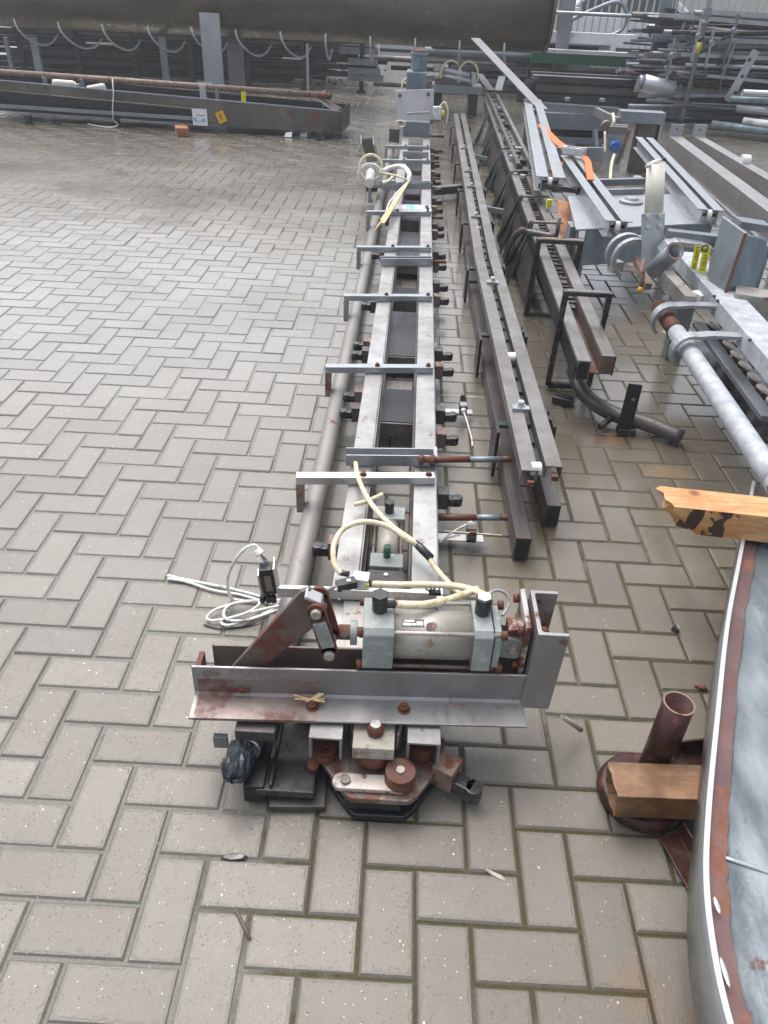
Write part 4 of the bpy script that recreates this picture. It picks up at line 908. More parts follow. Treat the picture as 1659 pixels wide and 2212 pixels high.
# ================= galvanised platform with twin roller rails =================
def rail_pair(T, A, B, w_=.055, gap=.03, h=.085, ends=True):
    A, B = V(A), V(B); d, s, u = frame(B-A)
    for k in (-1, 1):
        o = s*(k*(w_+gap)/2); o2 = [(-w_/2, 0), (w_/2, 0), (w_/2, -.006), (.004, -.006), (.004, -h+.006), (w_/2, -h+.006), (w_/2, -h), (-w_/2, -h), (-w_/2, -h+.006), (-.004, -h+.006), (-.004, -.006), (-w_/2, -.006)]
        MB().prof(A+o, B+o, o2).build('roller_rail', 'galv', T, .001)
    if ends:
        c = B-d*.03-u*.035; r_ = MB(); r_.cyl(c-s*gap*.45, c+s*gap*.45, .028, 20); r_.build('end_roller', 'whitepl', T, .002)
        MB().cyl(c-s*(gap/2+w_*.5), c+s*(gap/2+w_*.5), .008, 10).build('axle', 'dark', T)
def platform():
    T = thing('roller_platform', 'galvanised box platform carrying two pairs of roller rails', 'platform', (2.2, 3.1, 0))
    z = .42; fl, fr, br, bl = (1.86, 2.72), (2.68, 3.02), (2.76, 3.75), (1.94, 3.5)
    MB().slab([fl, fr, br, bl], z, z+.008).build('top_plate', 'galv', T, .001)
    q = lambda a, b, zt, zb, m_, nm: MB().sheet([(*a, zt), (*b, zt), (*b, zb), (*a, zb)], .008, (V((*b, 0))-V((*a, 0))).cross(V((0, 0, 1)))).build(nm, m_, T, .001)
    q((fl[0]+.06, fl[1]+.04), (fr[0], fr[1]+.02), z-.001, z-.19, 'bluegalv', 'front_panel'); q((fl[0]+.02, fl[1]+.05), (bl[0]+.02, bl[1]), z-.001, z-.17, 'galvdark', 'side_panel'); q((fr[0]-.02, fr[1]+.05), (br[0]-.02, br[1]), z-.001, z-.17, 'galvdark', 'side_panel')
    for (x, y) in ((1.93, 2.85), (2.6, 3.1), (2.0, 3.42), (2.68, 3.65)): MB().box((x, y, .13), (.05, .05, .26)).build('leg', 'galvdark', T, .002)
    rail_pair(T, (2.10, 4.45, .5), (2.055, 2.64, .5)); rail_pair(T, (2.86, 5.45, .5), (2.64, 3.0, .5))
    for (x, y, r_) in ((1363, 437, .07), (1375, 391, .05)):
        c = at(x, y, .43); MB().lathe(c, (0, 0, 1), [(0, r_), (.012, r_), (.014, r_*.6), (.03, r_*.55)], 24).build('pivot_boss', 'galv', T, .001)
    for (a, b) in (((1255, 395), (1390, 391)), ((1262, 418), (1388, 413))):
        MB().bar(at(*a, .44), at(*b, .44), .04, .04).build('cross_bar', 'galvdark', T, .002)
    MB().box(at(1278, 478, .4)+V((.02, -.02, -.03)), (.05, .02, .05)).build('notch_tab', 'galv', T)
    MB().box((1.87, 2.9, .3), (.03, .12, .22)).build('corner_bracket', 'galvdark', T, .002)
platform()
def side_panel_rust():
    g = MB().bar(at(1195, 470, .03), at(1240, 478, .03), .02, .06)
    a, b, c, d = aty(1202, 432, 3.4), aty(1243, 440, 3.4), aty(1243, 530, 3.1), aty(1212, 520, 3.1)
    g = MB().sheet([a, b, c, d], .012, (0, 1, 0)); g.build('rusty_plate', 'woodblock', None, label='orange rusty plate leaning beside the galvanised platform', category='steel plate')
side_panel_rust()
def strap():
    T = thing('ratchet_strap', 'orange ratchet strap looped over the roller rails', 'strap', at(1240, 330, .5))
    w_ = RT
    P1 = [at(1166, 268, .49), at(1185, 288, .5), at(1205, 308, .515), at(1225, 322, .52)]
    ribbon(P1, V((.8, .55, .2)), .06, .003).build('webbing', 'strap', T)
    P2 = [at(1225, 322, .52), at(1245, 333, .53), at(1262, 338, .52), at(1270, 350, .515), at(1276, 388, .507)]
    ribbon(P2, V((.9, .3, 0)), .05, .003).build('webbing', 'strap', T)
    P3 = [at(1183, 325, .47), at(1200, 345, .35), at(1222, 365, .3), at(1236, 380, .3)]
    ribbon(P3, V((.8, .4, .4)), .045, .003).build('webbing', 'strap', T)
    c = at(1240, 331, .53); r3 = Matrix.Rotation(-.5, 3, 'Z')
    b = MB().box(c, (.12, .06, .02), R3=r3).build('ratchet_body', 'galvlight', T, .003)
    for k in (-1, 1): MB().box(c+r3@V((0, .034*k, .015)), (.15, .006, .045), R3=r3).build('ratchet_side', 'alu', b, .002)
    MB().cyl(c+r3@V((.02, -.045, .02)), c+r3@V((.02, .045, .02)), .014, 12).build('ratchet_spool', 'edge', b); MB().box(c+r3@V((-.07, 0, .025)), (.03, .07, .03), R3=r3).build('ratchet_handle', 'edge', b, .003)
strap()
# ================= pipe assembly at the right =================
def pipe_assembly():
    T = thing('pipe_and_clamp_unit', 'galvanised unit of a thick pipe, clamps, beam and upright plates with yellow tags', 'steel unit', (2.2, 1.5, 0))
    z = .35; n_, f_ = at(1676, 1042, z), at(1504, 783, z); q_ = at(1655, 1010, z)
    d = (f_-n_).normalized(); s = d.cross(V((0, 0, 1))).normalized(); F = f_+d*.62
    random.seed(2)
    pts = [n_+d*t*.1 for t in range(0, 14)]; L = (F-n_).length
    e0 = n_-d*.02
    pipe = MB().tube([n_+d*(L*t/14) for t in range(0, 12)], .034, 26, inner=.03).build('main_pipe', 'galvwhite', T)
    jag = MB(); vs = []; nn = 26
    for k in range(nn):
        a = 2*math.pi*k/nn; o = s*math.cos(a)*.0345+V((0, 0, 1))*math.sin(a)*.0345
        vs.append(n_+o); vs.append(n_+o-d*(.02+.05*max(0, math.sin(a*1.0+2.4))+random.uniform(0, .02)))
    jag.add(vs, [(2*k, 2*((k+1) % nn), 2*((k+1) % nn)+1, 2*k+1) for k in range(nn)], True); jag.build('torn_end', 'galvwhite', pipe)
    MB().tube([n_+d*(L*11/14), n_+d*L*.98], .033, 22).build('rusted_pipe_end', 'rust', T); MB().cyl(n_+d*(L*11/14-.01), n_+d*(L*11/14), .037, 24).build('pipe_collar', 'dark', T)
    # seam bands
    # beam
    b0, b1 = V((2.325, 2.3, .42)), V((2.275, .45, .42))
    bm = MB().bar(b0, b1, .125, .07).build('box_beam', 'galvwhite', T, .003)
    b = MB()
    for q in ((1543, 640), (1550, 650), (1620, 735)): b.mark().cyl(at(*q, .4545), at(*q, .4575), .007, 10)
    b.build('bolt_hole', 'darkbrown', bm)
    MB().box(at(1640, 640, .46)+V((0, 0, -.06)), (.19, .12, .15), rz=-.35).build('corner_box', 'cover', T, .002)
    # wrap-round clamps
    L0 = (F-q_).length
    for (t, tag) in ((.86, 0), (.62, 1)):
        c = q_+d*(L0*t); u = V((0, 0, 1)); P_ = [c+s*(.2)+u*.075, c+s*.06+u*.072]
        for a in range(80, 236, 15): P_.append(c+s*(.066*math.cos(R(a)))+u*(.066*math.sin(R(a))))
        ribbon(P_, d, .05, .014).build('pipe_clamp', 'galv', T, .0015)
    # roller trough: dark side wall, rust brackets and white rollers
    w0, w1 = at(1508, 700, .28), at(1659, 905, .28)
    MB().bar(w0, w1, .05, .02).build('trough_wall', 'galvdark', T, .002); o = V((0, 0, -.09))
    MB().bar(w0+s*.1+o, w1+s*.1+o, .24, .01).build('trough_floor', 'blackmetal', T)
    dd = (w1-w0); 
    for k in range(9):
        for j in (0, 1):
            c = w0+dd*(.04+k*.118)+s*(.055+.075*j)+V((0, 0, -.0))
            r_ = MB().lathe(c, (s*.5+V((0, 0, 1))), [(0, .022), (.004, .031), (.012, .031), (.018, .022)], 20).build('roller', 'discs', T)
            MB().lathe(c-V((0, 0, .025)), (s*.5+V((0, 0, 1))), [(0, .02), (.02, .021)], 12).build('roller_stem', 'rust', r_)
        if k % 2 == 0: MB().bar(w0+dd*(.02+k*.118)+s*.03, w0+dd*(.0+k*.118)+s*.17, .03, .01).build('rust_bracket', 'rustbolt', T)
    MB().bar(w0+s*.19+V((0, 0, .02)), w1+s*.19+V((0, 0, .02)), .03, .04).build('inner_wall', 'galvdark', T)
    # plate with four bolts, cream pipe and open stub
    Y = 2.1; a, b_, c, e = aty(1387, 462, Y), aty(1437, 460, Y), aty(1436, 535, Y-.04), aty(1386, 545, Y-.04)
    pl = MB().sheet([a, b_, aty(1432, 560, Y-.05), aty(1415, 600, Y-.07), aty(1385, 590, Y-.07), e], .014, (0, 1, 0)).build('bolt_plate', 'galv', T, .002)
    g = MB()
    for q in ((1401, 468), (1427, 467), (1401, 491), (1426, 489)): g.bolt(aty(*q, Y-.02), (0, -1, .2), .009, .01)
    g.build('bolt', 'edge', pl)
    p0, p1 = aty(1412, 462, Y+.04), aty(1417, 356, Y+.1); MB().tube([p0, p1], .04, 30).build('cream_pipe', 'creampipe', T)
    g = MB().tube([aty(1396, 360, Y+.06), aty(1412, 350, Y+.1), aty(1433, 345, Y+.12)], .008, 8); g.build('pipe_lid_strip', 'cable', T); MB().box(aty(1433, 344, Y+.12), (.02, .02, .012)).build('strip_clip', 'blackpl', T)
    q0, q1 = aty(1412, 583, 1.86), aty(1458, 542, 1.72); MB().tube([q0, q1], .036, 26, inner=.029).build('open_stub_pipe', 'galvdark', T)
    MB().ring(q1, q1+(q1-q0).normalized()*.003, .037, .029).build('stub_rim', 'tanrust', T)
    # rounded bracket behind the tags
    A = [aty(1424, 560, 2.0), aty(1428, 540, 2.0), aty(1440, 527, 2.0), aty(1460, 522, 2.0), aty(1515, 528, 2.0), aty(1532, 536, 1.99), aty(1541, 556, 1.98), aty(1540, 600, 1.97)]
    ribbon(A, (0, 1, .1), .06, .022).build('rounded_bracket', 'galv', T, .002)
    MB().bar(aty(1440, 508, 2.06), aty(1545, 520, 2.03), .05, .05).build('bracket_arm', 'galvdark', T, .002)
    # upright plates
    MB().sheet([aty(1560, 467, 1.95), aty(1611, 504, 1.78), aty(1566, 633, 1.72), aty(1526, 598, 1.88)], .014, (1, .3, 0)).build('upright_plate', 'galvdark', T, .003)
    MB().sheet([aty(1612, 508, 1.78), aty(1650, 513, 1.85), aty(1657, 520, 1.85), aty(1655, 560, 1.84), aty(1612, 664, 1.76), aty(1568, 636, 1.72)], .012, (0, 1, 0)).build('upright_plate', 'bluegalv', T, .002)
    MB().bar(aty(1611, 504, 1.772), aty(1567, 633, 1.712), .012, .012).build('weld_seam', 'rustbolt', T)
    MB().bar(aty(1590, 480, 2.0), aty(1655, 490, 2.0), .1, .03).build('rear_shelf', 'galvdark', T)
    # tags
    for (Q, tx) in ((((1501.6, 529.7), (1515.8, 531.6), (1504.6, 584.4), (1491.4, 580.4)), '2/2678.9 .000'), (((1519, 535), (1537, 533), (1522.6, 592), (1508, 588)), '4 15703 2')):
        C = [aty(*p, 1.83) for p in Q]; o = MB().sheet(C, .002, (0, 1, 0)).build('yellow_tag', 'yellow', T)
        ctr = (C[0]+C[1]+C[2]+C[3])/4; down = ((C[3]+C[2])-(C[0]+C[1])).normalized(); wv = (C[1]-C[0]).length; nrm = (C[1]-C[0]).cross(C[0]-C[3]).normalized()
        if nrm.y > 0: nrm = -nrm
        text('tag_number', tx, wv*.62, ctr+nrm*.0012, down, nrm, 'ink', o)
        if tx[0] == '4': MB().tube([aty(1523, 536, 1.828)+V((.012*math.cos(q*.7), 0, .012*math.sin(q*.7))) for q in range(10)], .003, 6).build('tag_wire', 'blackpl', o)
    # upper left clamp pair round the far pipe end
    for k, (x, y) in enumerate(((1352, 548), (1366, 560))):
        c = aty(x, y, 2.22-.1*k); P_ = []
        for a in range(60, 246, 14): P_.append(c+V((.085*math.cos(R(a)), 0, .085*math.sin(R(a)))))
        ribbon([c+V((.16, 0, .075))]+P_, (0, 1, 0), .035, .02).build('pipe_clamp', 'galv', T, .002)
    MB().box(aty(1330, 575, 2.2), (.055, .05, .05), rz=.4).build('clamp_foot', 'cover', T, .002)
    MB().bar(aty(1375, 560, 2.1), aty(1400, 620, 1.9), .03, .03).build('clamp_link', 'tanrust', T); h = [aty(1392, 560, 1.95), aty(1388, 600, 1.93), aty(1384, 625, 1.92)]
    MB().tube(h, .009, 10).build('hanging_bolt', 'tanrust', T); MB().ball(h[-1], .014, 10).build('bolt_head', 'orange', T)
    MB().bar(at(1440, 600, .42), at(1490, 655, .42), .05, .06).build('side_bar', 'cover', T, .002)
    MB().box(at(1512, 640, .4), (.05, .07, .03), rz=.4).build('small_bracket', 'paper', T, .002)
    # stands hidden under the unit
    for (x, y) in ((2.3, 2.1), (2.3, .7)): MB().box((x, y, .19), (.08, .06, .38)).build('leg', 'galvdark', T)
pipe_assembly()
# ================= curved steel pan, timbers and rusty stand in the right foreground =================
def pan():
    T = thing('curved_steel_pan', 'big curved pan of weathered blue grey sheet steel with polished rim at the right edge', 'steel pan', (2.0, -.6, 0))
    rim = spline([(2.048, .505, 0), (1.877, .126, 0), (1.753, -.148, 0), (1.64, -.429, 0), (1.555, -.646, 0), (1.51, -.779, 0), (1.487, -.891, 0), (1.478, -.995, 0), (1.482, -1.12, 0), (1.51, -1.28, 0), (1.58, -1.5, 0)], 6)
    n = len(rim)
    def off(i, o):
        d = (rim[min(i+1, n-1)]-rim[max(i-1, 0)]).normalized(); return rim[i]+V((-d.y, d.x, 0))*o*(1 if True else 1)
    def band(name, oa, za, ob, zb, mat, parent=None, th=None, jitter=0, flat=False):
        g = MB(); vs = []
        for i in range(n):
            j = random.uniform(-jitter, jitter)
            a, b = off(i, oa), off(i, ob+j); vs += [(a.x, a.y, za), (b.x, b.y, zb)]
        g.add(vs, [(2*i, 2*i+1, 2*i+3, 2*i+2) for i in range(n-1)], not flat); o = g.build(name, mat, parent or T)
        if th: m_ = o.modifiers.new('t', 'SOLIDIFY'); m_.thickness = th; m_.offset = -1
        return o
    random.seed(9)
    band('side_skin', .0, .272, .012, .118, 'skin', th=.003); band('bright_rim', -.001, .2735, .0085, .2735, 'edge', flat=True)
    band('inner_lip', .0085, .2715, .01, .258, 'edge'); band('rust_band', .0095, .2585, .042, .2555, 'ruststrip', jitter=.0025, flat=True)
    inner = [off(i, .038) for i in range(n)]
    g = MB(); vs = []; 
    K_ = 12
    for i in range(n):
        for k in range(K_): t = k/(K_-1); p = inner[i]; q = V((2.9, p.y*.8-.1, 0)); r_ = p.lerp(q, t); vs.append((r_.x, r_.y, .2535-.05*math.sin(t*math.pi)+.0015*math.sin(i*.9+k)))
    g.add(vs, [(i*K_+k, i*K_+k+1, (i+1)*K_+k+1, (i+1)*K_+k) for i in range(n-1) for k in range(K_-1)], True); o = g.build('pan_sheet', 'pan', T); m_ = o.modifiers.new('t', 'SOLIDIFY'); m_.thickness = .003
    def zs(x, y):
        i = min(range(n), key=lambda i: abs(inner[i].y-y)); p = inner[i]; t = max(0, min(1, (x-p.x)/(2.9-p.x))); return .2535-.05*math.sin(t*math.pi)
    a, b = at(1566, 1855, .252), at(1700, 1905, .235); sm_ = []
    for k in range(9):
        q = a.lerp(b, k/8); sm_.append((q.x, q.y, zs(q.x, q.y)+.0015))
    MB().tube(sm_, .0035, 8).build('weld_seam', 'galvlight', T)
    for k, (x, y, l, ang) in enumerate(((1549, 1955, .036, -.1), (1566, 2100, .055, .15))):
        c = at(x, y, .2715); MB().ball(c, 1, 14, (.0042, l*.42, .002)).build('weld_bead', 'alu', T)
    g = MB(); pts = spline([at(1640, 1270, .26), at(1645, 1330, .26), at(1632, 1380, .26), at(1640, 1440, .26)], 6); 
    for q in ((2.3, -.2), (2.3, -1.1), (1.75, -.62)): MB().box((*q, .1), (.1, .1, .2) if q[0] > 2 else (.06, .06, .0)).build('pan_foot', 'darkbrown', T) if q[0] > 2 else None
pan()
def timber(name, A, B, w_, h, mat, jag, label, nudge=0):
    A, B = V(A), V(B); d, s, u = frame(B-A); L = (B-A).length; g = MB(); nu, nv = 6, 5; vs = []
    ringn = [(i/(nu), 0) for i in range(nu)]+[(1, i/nv) for i in range(nv)]+[(1-i/nu, 1) for i in range(nu)]+[(0, 1-i/nv) for i in range(nv)]
    n = len(ringn); random.seed(6)
    stations = [0, .03, .06, .2, .5, 1]
    ends = [random.uniform(0, 1) for _ in ringn]
    for si, t in enumerate(stations):
        for k, (a, b) in enumerate(ringn):
            o = jag(a, b, ends[k]) if si == 0 else (min(t*L, 9))
            if si in (1, 2): o = max(t*L, jag(a, b, ends[k])+.004*si)
            vs.append(A+d*o+s*(a-.5)*w_+u*(b-.5)*h)
    # inner jagged cap
    c0 = len(vs)
    for k, (a, b) in enumerate(ringn):
        vs.append(A+d*(jag(a, b, ends[k])*.6+.02+random.uniform(-.008, .01))+s*(a-.5)*w_*.55+u*(b-.5)*h*.55)
    vs.append(A+d*.03)
    fs = []
    for i in range(len(stations)-1):
        for k in range(n): fs.append((i*n+k, i*n+(k+1) % n, (i+1)*n+(k+1) % n, (i+1)*n+k))
    for k in range(n): fs.append((k, (k+1) % n, c0+(k+1) % n, c0+k)); fs.append((c0+k, c0+(k+1) % n, c0+n))
    fs.append(tuple((len(stations)-1)*n+k for k in range(n)))
    g.add(vs, fs); return g.build(name, mat, None, .0015, label=label, category='timber')
timber('timber_beam', (1.672, .268, .313), (2.55, .18, .313), .1, .082, 'woodnew', lambda a, b, r: (.0+.05*(1-b)+.045*abs(a-.15)*(1-.5*b)+.034*r+.02*(a > .8)*(1-b)), 'yellow timber with a torn end and black scorch bands lying over the pan')
timber('timber_beam', (1.449, -.478, .086), (2.2, -.462, .086), .085, .07, 'woodold', lambda a, b, r: .006*r+.008*(1-b), 'brown wet timber between the rusty stand and the underside of the pan')
def stand():
    T = thing('rusty_stand', 'red rusty stand with a short upright pipe on a round foot', 'stand', (1.556, -.4, 0))
    MB().lathe((1.552, -.428, .002), (0, 0, 1), [(0, .096), (.012, .1), (.026, .095), (.03, .088), (.032, .06), (.038, .05)], 48).build('round_foot', 'rustred', T)
    MB().tube([(1.572, -.398, .035), (1.58, -.39, .262)], .0325, 40, inner=.0295).build('upright_pipe', 'rustred', T)
    MB().ring((1.58, -.39, .2615), (1.5801, -.39, .2635), .0328, .0292).build('pipe_lip', 'tanrust', T)
    g = MB().sheet([(1.6, -.43, .04), (1.63, -.45, .04), (1.6, -.43, .1)], .006, (0, 1, 0)); g.build('gusset', 'rustred', T)
    for (a, b) in (((1.6, -.35), (1.95, -.28)), ((1.585, -.53), (1.7, -.98))):
        pr = [(-.025, 0), (.025, 0), (.025, .006), (-.019, .006), (-.019, .045), (-.025, .045)]
        MB().prof((*a, .01), (*b, .01), pr).build('foot_angle', 'rustred', T, .001)
M['rustred'] = metal('red_rusty_paint', (.06, .017, .012), .2, .3, rust=.3, grime=.9, dark=(.025, .009, .007), scale=22, rustcol=(.1, .032, .02))
stand()
# ================= scraps on the paving =================
M['twigbrown'] = paint('twig_bark', (.13, .105, .09), .6, .3, 80)
def scraps():
    random.seed(12)
    def flake(x, y, L, W, rz, h, mat, name, label, cat, z=.0):
        c = at(x, y, 0); n_ = 7; g = MB(); top = []; 
        for k in range(n_):
            a = 2*math.pi*k/n_; r_ = random.uniform(.75, 1.1); p = V((L*r_*math.cos(a), W*r_*math.sin(a), 0)); p.rotate(Matrix.Rotation(rz, 3, 'Z')); top.append(c+p)
        vs = [(p.x, p.y, .0015) for p in top]+[(c.x+(p.x-c.x)*.8, c.y+(p.y-c.y)*.8, h*random.uniform(.6, 1.2)) for p in top]
        g.add(vs, [(i, (i+1) % n_, n_+(i+1) % n_, n_+i) for i in range(n_)]+[tuple(range(n_-1, -1, -1)), tuple(range(n_, 2*n_))]); g.build(name, mat, None, label=label, category=cat)
    flake(1457, 1362, .014, .011, .3, .014, 'blackmetal', 'black_lump', 'small black lump on the paving left of the pan', 'debris')
    flake(1514, 1487, .02, .009, -.2, .008, 'rustbolt', 'rust_flake', 'curled red brown flake on the paving beside the pan', 'debris')
    flake(1068, 1890, .026, .006, -.5, .005, 'block', 'wood_chip', 'pale wood chip on a paving joint in front of the conveyor', 'debris')
    flake(505, 1852, .03, .008, .1, .006, 'blackmetal', 'rubber_scrap', 'flat black scrap on a paving joint below the side pipe end', 'debris')
    flake(1438, 718, .03, .018, .2, .006, 'block', 'white_scrap', 'pale scrap on the mossy paving left of the clamped pipe', 'debris')
    a, b = at(507, 1962, .004), at(540, 2028, .004); MB().tube([a, a.lerp(b, .5)+V((.001, 0, .002)), b], [.0025, .0035, .003], 6).build('twig', 'twigbrown', None, label='thin brown twig on the near left paving', category='twig')
scraps()
# ================= low trough conveyor at the left =================
def left_trough():
    T = thing('trough_conveyor', 'low dark trough conveyor with a pipe along its top, lying across the left background', 'conveyor', (-1.8, 8.0, 0))
    A, B = V((-4.6, 7.98, 0)), V((.19, 7.76, 0)); W = V((.05, .62, 0))
    def P(t, z=0, o=0): return A.lerp(B, t)+V((0, 0, z))+W*o
    zt = lambda t: .42-.145*t
    zb = lambda t: .10-.035*t
    def plate(t0, t1, fa, fb, m_, nm, o=0, th=.01): return MB().sheet([P(t0, fa(t0), o), P(t1, fa(t1), o), P(t1, fb(t1), o), P(t0, fb(t0), o)], th, (0, 1, 0)).build(nm, m_, T, .002)
    plate(.66, 1, zt, zb, 'trough', 'side_plate'); plate(0, .66, zt, lambda t: zt(t)-.09, 'trough', 'side_plate', 0)
    plate(0, .66, lambda t: zb(t)+.07, lambda t: zb(t)+.03, 'galvdark', 'lower_rail', .0); plate(0, .66, lambda t: zb(t)+.015, zb, 'dark', 'lower_rail', .02)
    plate(0, .655, lambda t: zt(t)-.09, zb, 'dark', 'inner_panel', .12)
    plate(0, 1, zt, zb, 'dark', 'rear_panel', 1)
    MB().sheet([P(0, zt(0)-.1, .02), P(1, zt(1)-.12, .02), P(1, zt(1)-.12, 1), P(0, zt(0)-.1, 1)], .01, (0, 0, 1)).build('trough_floor', 'trough', T)
    MB().sheet([P(1, zt(1), -.005), P(1, zb(1), -.005), P(1, zb(1), 1), P(1, zt(1)+.02, 1)], .012, (1, 0, 0)).build('end_plate', 'dark', T, .003)
    MB().bar(P(0, zt(0)+.005, .01), P(1, zt(1)+.005, .01), .02, .012).build('top_lip', 'galvdark', T)
    MB().tube([aty(-60, 151, 8.1), aty(712, 207, 8.02)], .032, 16).build('top_pipe', 'tanrust', T)
    MB().tube([aty(690, 205, 8.02), aty(716, 209, 8.02)], .034, 16).build('pipe_tip', 'rustbolt', T)
    for x in (100, 180, 440, 470, 700): c = aty(x, 185 if x < 440 else 205, 8.05); MB().box((c.x, 8.03, zt(.3)-.02), (.07 if x in (440,) else .04, .03, .16)).build('upright', 'galvdark' if x != 440 else 'galvlight', T, .002)
    MB().sheet([P(.985, zt(1), .02), P(.995, zt(1), .5), P(.93, .40, .5), P(.93, .38, .35)], .01, (0, -1, 0)).build('end_gusset', 'darkbrown', T)
    for x, m_ in ((690, 'dark'), (60, 'dark'), (250, 'dark')): c = at(x, 296 if x > 600 else 260, .04); MB().box((c.x, c.y+.02, .045), (.06, .06, .09)).build('foot', m_, T, .002)
    # stickers on the side
    d = (B-A).normalized(); n_ = V((d.y, -d.x, 0))
    def sticker(name, x, y, w_, h, mat, rot=0, par=None, off=.004):
        ys = A.y+(B.y-A.y)*.8; c = aty(x, y, ys)+n_*off; 
        xd = (d*math.cos(rot)+V((0, 0, 1))*math.sin(rot)); yd = n_.cross(xd)
        return MB().box(c, (w_, h, .002), R3=Matrix((xd, -yd, n_)).transposed()).build(name, mat, T)
    sticker('white_sticker', 432, 253, .165, .165, 'paper'); sticker('sticker_print', 422, 257, .03, .03, 'ltblue', off=.006); sticker('sticker_print', 440, 259, .04, .02, 'greyplast', off=.006); sticker('sticker_print', 434, 249, .09, .012, 'greyplast', off=.006); sticker('sticker_print', 433, 262, .12, .01, 'ltblue', off=.006)
    sticker('warning_sticker', 478, 253, .095, .115, 'orange', .42); sticker('sticker_mark', 477, 252, .014, .06, 'ink', .42, off=.006)
    c = aty(526, 211, 8.0); MB().box(c, (.05, .004, .12), R3=Matrix.Rotation(.05, 3, 'Y')).build('yellow_tag', 'yellow', T)
    MB().tube([aty(243, 170, 7.9), aty(245, 200, 7.85), aty(243, 235, 7.84), aty(245, 262, 7.84)], .006, 6).build('white_string', 'cable', T)
    hose([at(190, 268, .01), at(215, 273, .01), at(240, 275, .01), at(255, 270, .03), at(248, 262, .08)], .006).build('white_string', 'cable', T)
left_trough()
MB().box(at(393, 283, .045), (.13, .2, .09), rz=.35).build('timber_block', 'woodblock', None, .006, label='orange timber block under the low trough conveyor', category='timber block')
def bottle(x0, x1, y, Y, label, r_, squash):
    a, b = aty(x0, y, Y), aty(x1, y+4, Y); d = (b-a).normalized(); L = (b-a).length; g = MB()
    g.lathe(a, d, [(0, r_*.5), (.012, r_*.95), (L*.2, r_), (L*.7, r_*squash), (L*.82, r_*.75), (L*.88, r_*.35), (L*.94, r_*.35)], 18)
    T = thing('plastic_bottle', label, 'bottle', a); g.build('bottle_body', 'whitepl', T); MB().lathe(a+d*L*.93, d, [(0, r_*.42), (L*.07, r_*.42)], 12).build('bottle_cap', 'greyplast', T)
bottle(114, 172, 181, 8.2, 'white cylindrical bottle lying on the trough conveyor, left one of two', .052, 1.)
bottle(228, 182, 189, 8.2, 'crumpled clear white bottle on the trough conveyor, right one of two', .045, .75)
for (x, y, l) in ((622, 297, 'white paper scrap on the paving by the trough conveyor foot'), (655, 296, 'torn white scrap on the paving nearest the end of the trough conveyor')):
    c = at(x, y, 0); MB().sheet([c+V((-.04, 0, .005)), c+V((.04, -.01, .005)), c+V((.045, .04, .05)), c+V((-.03, .05, .04))], .002, (0, 0, 1)).build('paper_scrap', 'paper', None, label=l, category='paper')

# ================= big overhead duct with hanging hooks =================
def duct():
    T = thing('overhead_duct', 'huge dark stainless trough raised on posts across the background', 'steel trough', (-.8, 10.4, 0))
    Y = 10.35; r_ = .5; g = MB()
    A = [(-6.4, Y, .75+r_-.0), (2.66, Y+.05, .76+r_)]
    g.tube(A, r_, 56, caps=True); g.build('duct_shell', 'stainless', T)
    MB().ring((2.64, Y+.05, 1.26), (2.68, Y+.05, 1.26), r_+.012, r_-.06, 56).build('end_flange', 'stainless', T)
    for i, (x, y) in enumerate(((30, 40), (125, 48), (220, 52), (318, 55), (413, 58), (508, 64), (605, 68), (703, 73), (800, 78), (897, 83), (993, 88), (1090, 93))):
        c = aty(x, y, Y-.44); k = random.uniform(-.03, .03)
        f = 1 if x < 640 else .12
        P_ = [c, c+V((.03*f, -.02, -.1)), c+V((.12*f+k*.5, .05, -.22)), c+V((.22*f, .2, -.29)), c+V((.31*f+k, .35, -.27)), c+V((.37*f+k, .45, -.18))]
        MB().tube(spline(P_, 4), .013, 8).build('hook', 'galvlight', T); 
    for (x0, y0, x1, y1, w_, m_, Yp) in ((452, 28, 474, 235, .25, 'galv', 9.78), (72, 80, 84, 190, .1, 'galvdark', 10.3), (350, 80, 358, 200, .09, 'galvdark', 10.3), (507, 95, 511, 230, .22, 'post', 10.5), (664, 95, 665, 220, .03, 'galv', 9.8), (12, 80, 30, 190, .05, 'galvdark', 10.6)):
        a = aty(x0, y0, Yp); MB().box((a.x, Yp, a.z/2), (w_, .05 if w_ < .2 else .03, a.z)).build('support_post', m_, T, .003)
    a = aty(442, 174, 9.7); MB().box((a.x, 9.72, a.z-.05), (.2, .04, .06)).build('post_clamp', 'ltsteel', T, .002)
M['ltsteel'] = metal('light_steel', (.5, .58, .62), .5, .4, grime=.6, scale=20)
duct()
def column(name, x, y, w_, top, mat, label, cat, dpt=None, extra=None):
    f = at(x, y, 0); T = thing(name, label, cat, f)
    g = MB(); W = w_/2; D_ = (dpt or w_)/2; t = .012
    pr = [(-W, -D_), (W, -D_), (W, -D_+t), (t/2, -D_+t), (t/2, D_-t), (W, D_-t), (W, D_), (-W, D_), (-W, D_-t), (-t/2, D_-t), (-t/2, -D_+t), (-W, -D_+t)]
    g.prof(f, f+V((0, 0, top)), pr, up=V((0, 1, 0))); g.build('shaft', mat, T, .002)
    MB().box(f+V((0, 0, .008)), (w_*1.7, w_*1.7, .016)).build('base_plate', mat, T, .002); return T, f
column('steel_column', 1195, 213, .2, 2.6, 'post', 'grey upright steel column at the right end of the overhead duct', 'column', .2)
T_, f_ = column('steel_column', 1168, 205, .2, .8, 'post', 'short grey column stub just left of the tall steel column', 'column', .15)
MB().cyl(f_+V((.09, -.12, .62)), f_+V((.09, -.12, .66)), .02, 8).build('stud', 'galvlight', T_)
